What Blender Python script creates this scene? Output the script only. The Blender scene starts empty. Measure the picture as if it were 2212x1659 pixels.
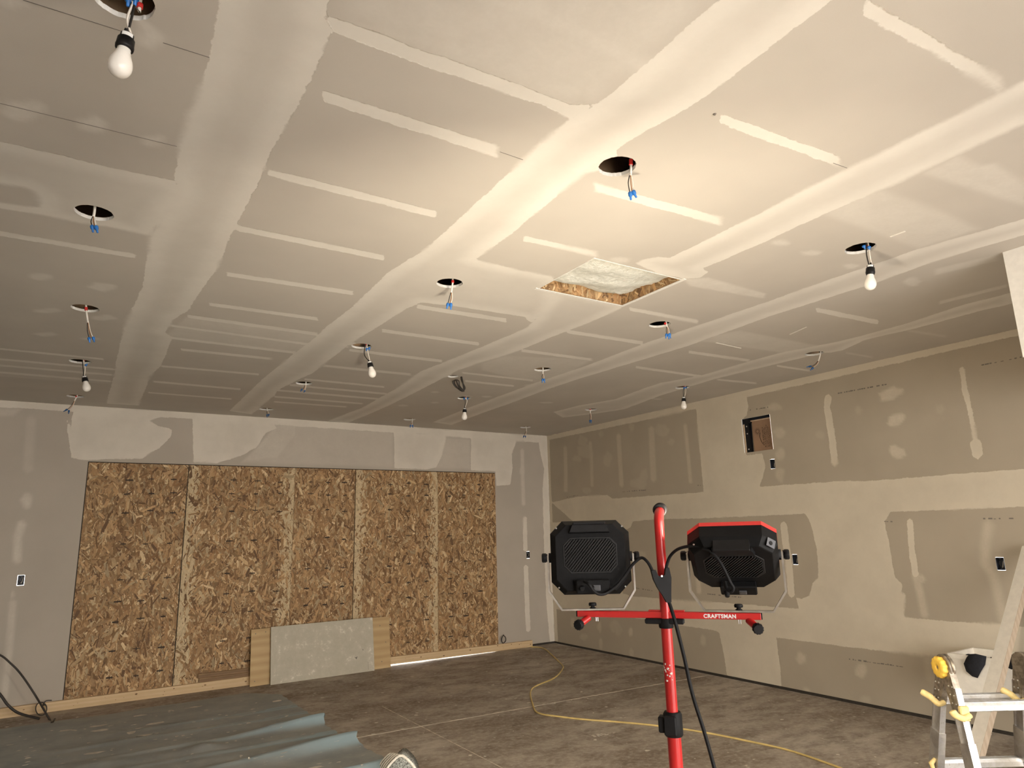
import bpy, math, random
import numpy as np
from mathutils import Vector, Matrix, Euler

random.seed(4)
SC = bpy.context.scene
COL = SC.collection

# ------------------------------------------------------------------ camera, sky, exposure
cam_data = bpy.data.cameras.new('camera')
cam = bpy.data.objects.new('camera', cam_data)
COL.objects.link(cam)
cam_data.sensor_fit = 'HORIZONTAL'
cam_data.sensor_width = 36.0
cam_data.lens = 23.8308
cam_data.clip_start = 0.05
cam.matrix_world = Matrix([[0.843388, -0.093393, -0.529126, 0], [-0.53667, -0.194295, -0.821118, 0], [-0.02612, 0.976487, -0.213987, 1.5938], [0, 0, 0, 1]])
SC.camera = cam

SC.view_settings.view_transform = 'Standard'
SC.view_settings.look = 'None'
SC.view_settings.gamma = 1.0
SC.view_settings.use_curve_mapping = False
SC.view_settings.exposure = 0.0

SKY_STRENGTH = 13.0          # overcast daylight outside the garage
LAMP_LEFT = 640.0           # radiance of the two LED panels
LAMP_RIGHT = 192.0
LAMP_COLOR = (1.0, 0.87, 0.68, 1)

world = bpy.data.worlds.new('overcast_sky')
SC.world = world
world.use_nodes = True
bg = world.node_tree.nodes['Background']
bg.inputs['Color'].default_value = (1.0, 0.945, 0.875, 1)
bg.inputs['Strength'].default_value = SKY_STRENGTH

# ------------------------------------------------------------------ tables in metres
CAM_H = 1.5938
CEIL = 3.05
BACK_Y = 8.5202
RIGHT_X = 6.1110
LEFT_X = -2.9
REAR_Y = -3.6
CEIL_MUD = [[(0.205, -3.55), (0.212, 1.762), (0.225, 2.023), (0.221, 2.196), (0.211, 2.387), (0.205, 2.516), (0.223, 2.844), (0.254, 3.004), (0.221, 3.274), (0.194, 3.511), (0.209, 3.959), (0.22, 4.325), (0.206, 4.64), (0.179, 5.178), (0.186, 6.129), (0.196, 6.813), (0.197, 8.304), (0.501, 8.284), (0.477, 6.777), (0.515, 6.221), (0.51, 5.852), (0.499, 5.316), (0.439, 5.229), (0.451, 4.871), (0.508, 4.653), (0.521, 4.27), (0.544, 3.812), (0.528, 3.265), (0.53, 3.062), (0.525, 2.85), (0.533, 2.789), (0.519, 2.489), (0.517, 2.352), (0.523, 2.215), (0.523, 2.055), (0.525, 1.95), (0.511, 1.724), (0.475, 1.671), (0.469, 1.609), (0.459, -3.55)], [(1.374, -3.55), (1.407, 1.05), (1.402, 1.114), (1.413, 1.24), (1.418, 1.411), (1.415, 1.598), (1.387, 1.715), (1.381, 1.812), (1.384, 1.955), (1.393, 2.139), (1.4, 2.258), (1.407, 2.487), (1.422, 2.837), (1.419, 3.054), (1.382, 3.392), (1.387, 3.578), (1.404, 4.071), (1.392, 4.542), (1.403, 4.794), (1.389, 5.407), (1.376, 6.403), (1.418, 8.248), (1.693, 8.364), (1.655, 7.103), (1.623, 6.861), (1.68, 6.255), (1.716, 6.007), (1.7, 5.452), (1.689, 4.826), (1.711, 4.4), (1.727, 3.93), (1.757, 3.779), (1.976, 3.744), (2.429, 3.722), (2.511, 3.714), (2.619, 3.799), (2.562, 3.42), (2.358, 3.139), (2.239, 3.004), (1.974, 3.012), (1.724, 3.005), (1.717, 2.61), (1.686, 2.213), (1.683, 2.181), (1.669, 1.73), (1.708, 1.442), (1.712, 1.284), (1.7, 1.12), (1.685, 0.884), (1.684, -3.55)], [(2.596, 0.759), (2.606, 1.076), (2.607, 1.412), (2.612, 1.651), (2.629, 1.811), (2.647, 2.467), (2.58, 2.481), (2.531, 2.553), (2.534, 2.619), (2.748, 2.667), (2.949, 2.659), (3.031, 2.596), (2.998, 2.506), (2.93, 2.487), (2.934, 2.043), (2.914, 1.715), (2.927, 1.385), (2.911, 1.109), (2.894, 0.874), (2.888, -3.55), (2.591, -3.55)], [(2.96, 3.208), (2.652, 3.169), (2.381, 3.172), (2.615, 3.729), (2.67, 3.923), (2.636, 4.534), (2.589, 5.131), (2.556, 5.493), (2.657, 6.32), (2.661, 6.498), (2.715, 7.403), (2.642, 8.47), (2.924, 8.509), (2.944, 7.956), (2.939, 7.174), (2.918, 6.621), (2.878, 5.876), (2.841, 5.313), (2.878, 4.987), (2.95, 4.667), (2.965, 4.461), (2.981, 3.866), (3.0, 3.599), (2.993, 3.255)], [(3.854, 1.242), (3.82, 1.419), (3.766, 1.702), (3.764, 2.005), (3.759, 2.407), (3.771, 2.679), (3.756, 3.53), (3.747, 3.842), (3.795, 4.585), (3.782, 5.441), (3.836, 6.895), (3.918, 8.042), (4.252, 8.154), (4.172, 7.194), (4.142, 6.468), (4.08, 5.67), (4.072, 5.093), (4.128, 3.724), (4.057, 2.895), (4.077, 2.114), (4.039, 1.774), (4.059, 1.477), (4.082, 1.329), (4.091, -3.55), (3.866, -3.55)], [(5.076, 1.792), (5.059, 2.064), (5.147, 2.508), (5.165, 2.886), (5.146, 3.076), (5.03, 3.511), (5.03, 3.817), (5.076, 4.446), (4.956, 4.875), (4.977, 5.114), (5.105, 5.748), (4.964, 6.252), (4.945, 6.742), (5.307, 7.035), (5.528, 6.592), (5.646, 6.214), (5.444, 5.384), (5.329, 4.505), (5.352, 3.848), (5.374, 3.478), (5.456, 3.21), (5.311, 2.914), (5.35, 2.534), (5.326, 2.069), (5.348, 1.887), (5.207, 1.793)], [(-2.88, 2.89), (-0.353, 2.891), (-0.172, 2.888), (0.022, 2.897), (0.227, 2.884), (0.281, 2.989), (0.192, 3.512), (0.009, 3.498), (-0.101, 3.521), (-0.233, 3.503), (-0.395, 3.518), (-2.88, 3.511), (-2.88, 3.455), (-0.391, 3.457), (-0.292, 3.44), (-0.242, 3.422), (-0.259, 3.273), (-0.298, 3.25), (-0.378, 3.26), (-2.88, 3.265)], [(0.475, 1.671), (0.508, 1.667), (0.611, 1.661), (0.801, 1.658), (1.1, 1.647), (1.334, 1.645), (1.415, 1.598), (1.387, 1.715), (1.25, 1.697), (1.141, 1.71), (0.911, 1.715), (0.813, 1.726), (0.673, 1.723), (0.511, 1.724)], [(0.571, 2.002), (1.248, 1.993), (1.292, 2.066), (0.591, 2.065)], [(0.533, 2.599), (1.284, 2.594), (1.317, 2.661), (0.547, 2.658)], [(0.526, 3.19), (1.268, 3.186), (1.297, 3.256), (0.538, 3.253)], [(0.599, 3.825), (1.311, 3.784), (1.336, 3.854), (0.611, 3.89)], [(0.599, 4.404), (1.278, 4.383), (1.299, 4.453), (0.61, 4.469)], [(0.516, 4.719), (1.38, 4.732), (1.405, 4.813), (0.526, 4.792)], [(0.443, 4.998), (1.488, 5.039), (1.507, 5.104), (0.449, 5.054)], [(0.438, 5.314), (1.387, 5.32), (1.406, 5.39), (0.445, 5.378)], [(0.585, 5.62), (1.259, 5.597), (1.278, 5.673), (0.594, 5.692)], [(0.518, 6.255), (1.301, 6.211), (1.317, 6.285), (0.525, 6.324)], [(0.511, 6.908), (1.283, 6.925), (1.301, 7.014), (0.518, 6.992)], [(0.521, 7.47), (1.299, 7.472), (1.313, 7.548), (0.527, 7.542)], [(1.756, 3.826), (2.419, 3.803), (2.47, 3.884), (1.79, 3.901)], [(1.758, 4.432), (2.549, 4.42), (2.596, 4.501), (1.789, 4.507)], [(1.729, 5.044), (2.539, 5.031), (2.582, 5.117), (1.757, 5.124)], [(1.706, 5.636), (2.507, 5.609), (2.545, 5.694), (1.731, 5.716)], [(1.705, 6.221), (2.498, 6.224), (2.531, 6.306), (1.727, 6.297)], [(1.66, 6.532), (2.652, 6.529), (2.689, 6.618), (1.682, 6.615)], [(1.604, 6.821), (2.68, 6.816), (2.718, 6.913), (1.626, 6.91)], [(1.668, 7.157), (2.619, 7.143), (2.652, 7.234), (1.688, 7.242)], [(1.727, 7.442), (2.525, 7.409), (2.553, 7.492), (1.746, 7.521)], [(1.785, 2.621), (2.234, 2.595), (2.282, 2.654), (1.821, 2.677)], [(1.757, 2.029), (2.497, 1.982), (2.574, 2.048), (1.807, 2.089)], [(1.831, 1.412), (2.496, 1.366), (2.574, 1.416), (1.883, 1.457)], [(1.759, 0.832), (2.508, 0.789), (2.611, 0.831), (1.822, 0.869)], [(3.015, 3.21), (3.656, 3.192), (3.725, 3.255), (3.068, 3.27)], [(2.962, 3.829), (3.697, 3.799), (3.765, 3.871), (3.012, 3.897)], [(2.959, 4.432), (3.673, 4.407), (3.735, 4.484), (3.007, 4.505)], [(4.239, 3.829), (4.972, 3.79), (5.058, 3.859), (4.309, 3.894)], [(4.212, 4.445), (5.068, 4.439), (5.149, 4.512), (4.275, 4.513)], [(4.178, 2.601), (4.863, 2.555), (4.98, 2.622), (4.272, 2.664)], [(3.093, 5.635), (3.651, 5.624), (3.7, 5.699), (3.133, 5.708)], [(2.9, 5.344), (3.678, 5.329), (3.725, 5.398), (2.935, 5.409)], [(-2.88, 3.819), (0.15, 3.785), (0.155, 3.851), (-2.88, 3.88)], [(-2.88, 6.175), (0.099, 6.206), (0.102, 6.271), (-2.88, 6.235)], [(-2.88, 6.588), (0.19, 6.546), (0.193, 6.619), (-2.88, 6.657)], [(-2.88, 6.815), (0.183, 6.779), (0.187, 6.857), (-2.88, 6.888)], [(-2.88, 7.077), (0.185, 7.066), (0.189, 7.15), (-2.88, 7.156)], [(5.338, 4.477), (5.863, 4.414), (5.941, 4.475), (5.407, 4.538)], [(5.385, 3.812), (5.869, 3.797), (5.942, 3.846), (5.449, 3.86)]]
CEIL_THIN = [([(0.489, 1.54), (1.353, 1.024), (1.396, 1.122), (1.408, 1.255), (1.413, 1.428), (1.408, 1.602), (1.09, 1.631), (0.796, 1.647), (0.521, 1.654)], 0.42, 0.12), ([(0.662, 1.456), (0.742, 1.446), (0.935, 1.413), (1.107, 1.421), (1.45, 1.424), (1.477, 1.324), (1.27, 1.29), (1.058, 1.288), (0.967, 1.273)], 0.55, 0.1), ([(0.512, 1.668), (0.755, 1.562), (1.009, 1.479), (1.358, 1.529), (1.358, 1.677), (0.812, 1.679)], 0.45, 0.1), ([(0.521, 4.755), (1.393, 4.772), (1.497, 5.071), (1.397, 5.355), (0.442, 5.346)], 0.4, 0.02), ([(2.914, 1.715), (3.308, 1.712), (3.762, 1.705), (3.784, 1.408), (3.269, 1.406), (2.875, 1.439)], 0.45, 0.05), ([(2.932, 1.269), (2.911, 1.109), (3.086, 1.102), (3.118, 1.063), (3.554, 1.076), (3.803, 1.168), (3.288, 1.227)], 0.5, 0.04), ([(4.157, 3.225), (5.104, 3.208), (5.374, 3.478), (5.03, 3.511), (4.245, 3.555), (3.978, 3.617)], 0.45, 0.04), ([(2.949, 2.659), (3.073, 2.573), (3.625, 2.585), (3.696, 2.657), (3.082, 2.728)], 0.6, 0.02), ([(2.904, 4.992), (2.95, 4.667), (3.704, 4.446), (3.806, 4.836), (3.782, 5.441), (3.034, 5.217)], 0.4, 0.05), ([(4.822, 2.11), (4.862, 1.72), (4.932, 1.748), (4.896, 2.145)], 0.7, 0.015), ([(4.164, 1.817), (4.251, 1.52), (4.361, 1.565), (4.277, 1.873)], 0.5, 0.03), ([(5.531, 3.222), (5.916, 3.205), (5.984, 3.244), (5.593, 3.261)], 0.5, 0.02), ([(5.323, 2.583), (5.79, 2.525), (5.865, 2.56), (5.389, 2.618)], 0.4, 0.03), ([(-0.655, 6.521), (0.169, 6.689), (0.193, 7.237), (-0.714, 7.297)], 0.25, 0.05), ([(-0.237, 2.036), (-0.238, 2.053), (-0.256, 2.069), (-0.27, 2.086), (-0.284, 2.086), (-0.295, 2.084), (-0.299, 2.073), (-0.291, 2.056), (-0.284, 2.036), (-0.267, 2.03), (-0.249, 2.016), (-0.248, 2.032)], 0.6, 0.03), ([(0.103, 1.993), (0.096, 2.028), (0.082, 2.053), (0.067, 2.077), (0.05, 2.07), (0.032, 2.067), (0.029, 2.037), (0.036, 2.01), (0.043, 1.985), (0.058, 1.971), (0.073, 1.967), (0.084, 1.981)], 0.6, 0.03), ([(0.162, 2.582), (0.159, 2.603), (0.152, 2.63), (0.13, 2.654), (0.104, 2.661), (0.088, 2.649), (0.088, 2.625), (0.082, 2.604), (0.102, 2.581), (0.122, 2.569), (0.146, 2.545), (0.161, 2.559)], 0.6, 0.03), ([(-0.021, 2.57), (-0.023, 2.599), (-0.034, 2.636), (-0.063, 2.659), (-0.088, 2.66), (-0.114, 2.658), (-0.114, 2.624), (-0.115, 2.592), (-0.087, 2.565), (-0.066, 2.528), (-0.045, 2.543), (-0.03, 2.552)], 0.6, 0.03), ([(-0.2, 2.587), (-0.227, 2.633), (-0.244, 2.671), (-0.275, 2.704), (-0.305, 2.708), (-0.327, 2.696), (-0.343, 2.67), (-0.324, 2.624), (-0.302, 2.581), (-0.269, 2.569), (-0.232, 2.533), (-0.206, 2.549)], 0.6, 0.03), ([(-0.214, 4.352), (-0.22, 4.391), (-0.244, 4.423), (-0.269, 4.447), (-0.294, 4.453), (-0.316, 4.443), (-0.326, 4.413), (-0.321, 4.37), (-0.293, 4.334), (-0.265, 4.319), (-0.243, 4.319), (-0.219, 4.321)], 0.6, 0.03), ([(0.096, 4.366), (0.09, 4.403), (0.069, 4.443), (0.036, 4.498), (0.0, 4.481), (-0.022, 4.464), (-0.056, 4.448), (-0.031, 4.397), (-0.018, 4.34), (0.03, 4.328), (0.062, 4.327), (0.092, 4.331)], 0.6, 0.03), ([(-0.179, 4.998), (-0.187, 5.023), (-0.213, 5.054), (-0.252, 5.093), (-0.301, 5.112), (-0.335, 5.109), (-0.325, 5.075), (-0.332, 5.051), (-0.284, 5.019), (-0.249, 4.976), (-0.199, 4.958), (-0.186, 4.979)], 0.6, 0.03), ([(0.128, 4.997), (0.13, 5.035), (0.089, 5.068), (0.059, 5.111), (0.019, 5.119), (-0.011, 5.108), (-0.015, 5.072), (-0.008, 5.034), (0.028, 5.006), (0.053, 4.961), (0.092, 4.953), (0.103, 4.983)], 0.6, 0.03), ([(-0.197, 5.598), (-0.221, 5.64), (-0.242, 5.678), (-0.279, 5.708), (-0.317, 5.721), (-0.325, 5.689), (-0.358, 5.682), (-0.341, 5.639), (-0.304, 5.61), (-0.276, 5.588), (-0.234, 5.553), (-0.229, 5.591)], 0.6, 0.03), ([(0.048, 5.603), (0.049, 5.624), (0.02, 5.649), (-0.008, 5.672), (-0.039, 5.683), (-0.056, 5.675), (-0.069, 5.664), (-0.071, 5.642), (-0.04, 5.615), (-0.01, 5.591), (0.025, 5.576), (0.043, 5.586)], 0.6, 0.03), ([(3.06, 2.006), (3.078, 2.018), (3.077, 2.038), (3.05, 2.053), (3.023, 2.063), (2.992, 2.066), (2.974, 2.054), (2.959, 2.04), (2.972, 2.022), (2.982, 2.002), (3.013, 1.995), (3.036, 2.003)], 0.6, 0.03), ([(3.342, 2.009), (3.347, 2.024), (3.344, 2.04), (3.323, 2.056), (3.294, 2.066), (3.264, 2.072), (3.244, 2.063), (3.217, 2.054), (3.246, 2.032), (3.255, 2.01), (3.291, 1.999), (3.33, 1.99)], 0.6, 0.03), ([(3.72, 2.013), (3.717, 2.033), (3.729, 2.048), (3.713, 2.062), (3.692, 2.078), (3.661, 2.065), (3.633, 2.061), (3.608, 2.046), (3.625, 2.029), (3.633, 2.013), (3.661, 2.01), (3.692, 2.0)], 0.6, 0.03), ([(4.315, 1.967), (4.326, 1.993), (4.368, 2.02), (4.354, 2.045), (4.305, 2.048), (4.255, 2.044), (4.207, 2.026), (4.189, 2.0), (4.168, 1.975), (4.181, 1.955), (4.221, 1.949), (4.266, 1.959)], 0.6, 0.03), ([(2.469, 2.602), (2.487, 2.615), (2.48, 2.638), (2.453, 2.655), (2.423, 2.671), (2.401, 2.657), (2.375, 2.654), (2.358, 2.637), (2.371, 2.612), (2.398, 2.593), (2.43, 2.586), (2.461, 2.582)], 0.6, 0.03), ([(3.56, 6.321), (3.562, 6.354), (3.564, 6.387), (3.537, 6.397), (3.514, 6.423), (3.478, 6.405), (3.462, 6.367), (3.459, 6.336), (3.45, 6.3), (3.474, 6.281), (3.505, 6.279), (3.533, 6.298)], 0.6, 0.03), ([(3.888, 5.51), (3.885, 5.54), (3.889, 5.573), (3.85, 5.59), (3.812, 5.612), (3.761, 5.615), (3.746, 5.578), (3.741, 5.548), (3.761, 5.52), (3.776, 5.481), (3.824, 5.476), (3.857, 5.495)], 0.6, 0.03), ([(3.135, 6.249), (3.132, 6.277), (3.126, 6.302), (3.108, 6.324), (3.079, 6.321), (3.053, 6.316), (3.043, 6.292), (3.038, 6.27), (3.041, 6.245), (3.061, 6.228), (3.087, 6.227), (3.106, 6.24)], 0.6, 0.03), ([(3.763, 6.227), (3.76, 6.255), (3.747, 6.278), (3.731, 6.306), (3.696, 6.317), (3.671, 6.294), (3.639, 6.284), (3.63, 6.255), (3.648, 6.228), (3.676, 6.211), (3.708, 6.194), (3.729, 6.22)], 0.6, 0.03), ([(3.386, 6.783), (3.395, 6.814), (3.371, 6.834), (3.359, 6.858), (3.332, 6.856), (3.312, 6.841), (3.294, 6.826), (3.293, 6.802), (3.288, 6.774), (3.308, 6.755), (3.337, 6.748), (3.366, 6.758)], 0.6, 0.03), ([(3.138, 7.083), (3.145, 7.118), (3.124, 7.143), (3.105, 7.161), (3.078, 7.168), (3.051, 7.156), (3.033, 7.131), (3.025, 7.101), (3.047, 7.081), (3.055, 7.048), (3.085, 7.06), (3.117, 7.055)], 0.6, 0.03), ([(4.584, 6.233), (4.58, 6.264), (4.564, 6.291), (4.531, 6.307), (4.498, 6.319), (4.468, 6.311), (4.419, 6.309), (4.417, 6.276), (4.441, 6.247), (4.473, 6.226), (4.514, 6.204), (4.554, 6.215)], 0.6, 0.03), ([(5.612, 5.513), (5.619, 5.534), (5.623, 5.56), (5.602, 5.589), (5.553, 5.584), (5.522, 5.578), (5.473, 5.577), (5.482, 5.547), (5.5, 5.525), (5.521, 5.507), (5.553, 5.499), (5.592, 5.493)], 0.6, 0.03)]
BACK_MUD = [[(-2.88, 3.062), (-0.732, 3.052), (0.99, 3.052), (3.494, 3.05), (6.107, 3.044), (6.102, 2.935), (5.945, 2.935), (4.628, 2.939), (3.496, 2.956), (0.995, 2.977), (0.77, 2.978), (-0.09, 2.974), (-0.516, 2.982), (-0.723, 2.971), (-2.88, 2.973)], [(-0.089, 2.999), (-0.101, 2.908), (-0.099, 2.799), (-0.136, 2.886), (-0.143, 2.87), (-0.124, 2.762), (-0.065, 2.49), (0.049, 2.469), (0.594, 2.498), (0.667, 2.563), (0.754, 2.624), (0.862, 2.76), (0.866, 2.829), (0.836, 2.854), (0.736, 2.869), (0.638, 2.927), (0.769, 2.988), (0.767, 3.02)], [(1.066, 3.003), (1.117, 2.479), (1.375, 2.472), (1.625, 2.568), (1.794, 2.674), (1.903, 2.861), (2.027, 2.925), (1.98, 2.98), (1.815, 2.998), (1.785, 3.053)], [(3.569, 2.972), (3.581, 2.479), (4.08, 2.474), (4.2, 2.503), (4.294, 2.667), (4.36, 2.899), (4.346, 2.977)], [(4.758, 2.986), (4.75, 2.478), (5.16, 2.475), (5.17, 2.261), (5.419, 2.285), (5.459, 2.524), (5.457, 2.731), (5.547, 2.958), (5.499, 3.012)], [(5.946, 2.978), (5.965, 2.8), (6.031, 2.54), (5.991, 2.202), (5.98, 1.382), (5.987, 0.588), (6.027, 0.019), (6.118, 0.01), (6.101, 1.243), (6.115, 3.045)], [(5.619, 1.806), (5.611, 1.592), (5.61, 1.34), (5.647, 1.316), (5.684, 1.339), (5.685, 1.591), (5.693, 1.805), (5.657, 1.83)], [(5.606, 1.104), (5.607, 0.679), (5.614, 0.222), (5.654, 0.195), (5.694, 0.217), (5.687, 0.675), (5.687, 1.103), (5.646, 1.13)]]
BACK_THIN = [([(1.786, 3.024), (2.038, 2.926), (1.912, 2.691), (1.63, 2.485), (2.629, 2.482), (3.568, 2.485), (3.562, 2.985)], 0.3, 0.05), ([(4.36, 2.932), (4.757, 2.932), (4.75, 2.485), (4.186, 2.489)], 0.35, 0.05), ([(1.813, 3.026), (2.261, 2.997), (2.267, 2.852), (2.055, 2.555), (1.63, 2.485), (1.794, 2.674), (1.983, 2.922)], 0.5, 0.04), ([(-0.493, 2.876), (-0.481, 2.612), (-0.469, 2.352), (-0.425, 2.308), (-0.383, 2.346), (-0.395, 2.608), (-0.406, 2.874), (-0.451, 2.917)], 0.3, 0.04), ([(-0.357, 2.045), (-0.359, 2.01), (-0.365, 1.966), (-0.393, 1.954), (-0.423, 1.969), (-0.438, 2.009), (-0.461, 2.045), (-0.442, 2.078), (-0.433, 2.109), (-0.411, 2.121), (-0.385, 2.112), (-0.36, 2.088)], 0.7, 0.04), ([(-0.454, 1.83), (-0.478, 1.686), (-0.457, 1.448), (-0.416, 1.41), (-0.382, 1.443), (-0.402, 1.672), (-0.379, 1.8), (-0.411, 1.85)], 0.75, 0.035), ([(-0.443, 1.062), (-0.426, 0.633), (-0.419, 0.174), (-0.388, 0.138), (-0.357, 0.157), (-0.363, 0.619), (-0.38, 1.052), (-0.413, 1.087)], 0.6, 0.03), ([(-0.396, 1.121), (-0.403, 1.105), (-0.404, 1.082), (-0.415, 1.092), (-0.425, 1.086), (-0.433, 1.103), (-0.44, 1.124), (-0.437, 1.144), (-0.43, 1.155), (-0.423, 1.165), (-0.412, 1.162), (-0.407, 1.138)], 0.6, 0.02), ([(5.608, 2.806), (5.603, 2.403), (5.605, 1.994), (5.638, 1.973), (5.671, 1.995), (5.669, 2.406), (5.675, 2.81), (5.642, 2.831)], 0.55, 0.02), ([(5.675, 2.495), (5.672, 2.454), (5.656, 2.415), (5.627, 2.396), (5.607, 2.432), (5.586, 2.452), (5.586, 2.493), (5.594, 2.53), (5.61, 2.56), (5.634, 2.589), (5.655, 2.559), (5.677, 2.538)], 0.5, 0.03), ([(-0.798, 2.97), (-0.531, 2.981), (-0.6, 2.898), (-0.788, 2.876)], 0.4, 0.04)]
RIGHT_MUD = [[(8.526, 3.045), (6.261, 3.05), (4.742, 3.057), (2.797, 3.051), (2.158, 3.048), (-3.55, 3.047), (-3.55, 2.987), (2.17, 2.995), (2.591, 2.993), (3.819, 2.978), (4.752, 2.976), (6.27, 2.962), (8.457, 2.978), (8.491, 3.019)], [(8.526, 3.045), (8.457, 2.978), (8.466, 2.27), (8.457, 2.047), (8.463, 1.243), (8.445, 0.48), (8.432, 0.008), (8.523, 0.01)], [(5.467, 3.027), (5.472, 2.984), (5.481, 2.648), (5.472, 2.348), (5.47, 1.991), (5.218, 1.837), (4.704, 1.997), (4.652, 2.08), (4.595, 2.211), (4.619, 2.346), (4.829, 2.344), (4.829, 2.746), (4.77, 2.773), (4.733, 2.879), (4.747, 3.016)], [(8.47, 2.026), (7.905, 2.071), (7.481, 2.072), (7.184, 2.061), (7.055, 2.004), (6.217, 1.998), (5.47, 1.991), (4.704, 1.997), (4.365, 1.997), (3.749, 1.987), (3.482, 1.967), (2.796, 1.971), (2.283, 1.967), (-3.55, 1.967), (-3.55, 1.684), (2.329, 1.683), (3.35, 1.684), (3.419, 1.605), (3.398, 1.357), (3.398, 1.133), (3.335, 1.069), (3.358, 0.995), (3.323, 0.993), (3.36, 0.797), (3.017, 0.793), (2.606, 0.809), (2.472, 0.802), (-3.55, 0.799), (-3.55, 0.481), (2.523, 0.491), (3.141, 0.499), (3.81, 0.492), (4.68, 0.486), (4.681, 0.389), (4.672, 0.163), (4.685, 0.023), (5.36, 0.031), (5.381, 0.23), (5.408, 0.374), (5.417, 0.465), (5.507, 0.48), (6.805, 0.502), (8.445, 0.48), (8.466, 1.73), (7.931, 1.716)], [(3.828, 2.818), (3.862, 2.715), (3.852, 2.531), (3.848, 2.351), (3.856, 2.156), (3.821, 2.129), (3.784, 2.155), (3.776, 2.35), (3.78, 2.531), (3.79, 2.706), (3.759, 2.794), (3.784, 2.831)], [(2.61, 2.823), (2.616, 2.649), (2.604, 2.456), (2.601, 2.228), (2.581, 2.211), (2.561, 2.231), (2.563, 2.459), (2.574, 2.65), (2.569, 2.82), (2.589, 2.84)], [(2.625, 2.208), (2.624, 2.102), (2.583, 2.07), (2.543, 2.109), (2.543, 2.214), (2.584, 2.246)], [(4.495, 1.603), (4.496, 1.428), (4.488, 1.196), (4.493, 0.906), (4.454, 0.885), (4.413, 0.917), (4.407, 1.206), (4.414, 1.436), (4.413, 1.609), (4.454, 1.634)], [(3.221, 1.602), (3.242, 1.355), (3.242, 1.142), (3.215, 1.126), (3.187, 1.152), (3.186, 1.361), (3.166, 1.604), (3.191, 1.625)]]
RIGHT_GAP = [[(6.743, 1.62), (6.692, 1.695), (6.279, 1.707), (5.566, 1.696), (4.683, 1.697), (4.199, 1.699), (4.165, 1.644), (4.139, 1.541), (4.119, 1.352), (4.12, 1.235), (4.139, 1.092), (4.201, 1.042), (4.256, 0.923), (4.348, 0.883), (4.403, 0.892), (4.386, 0.789), (4.854, 0.786), (5.4, 0.782), (5.888, 0.77), (6.78, 0.762), (6.971, 0.785), (6.901, 1.558)]]
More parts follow.
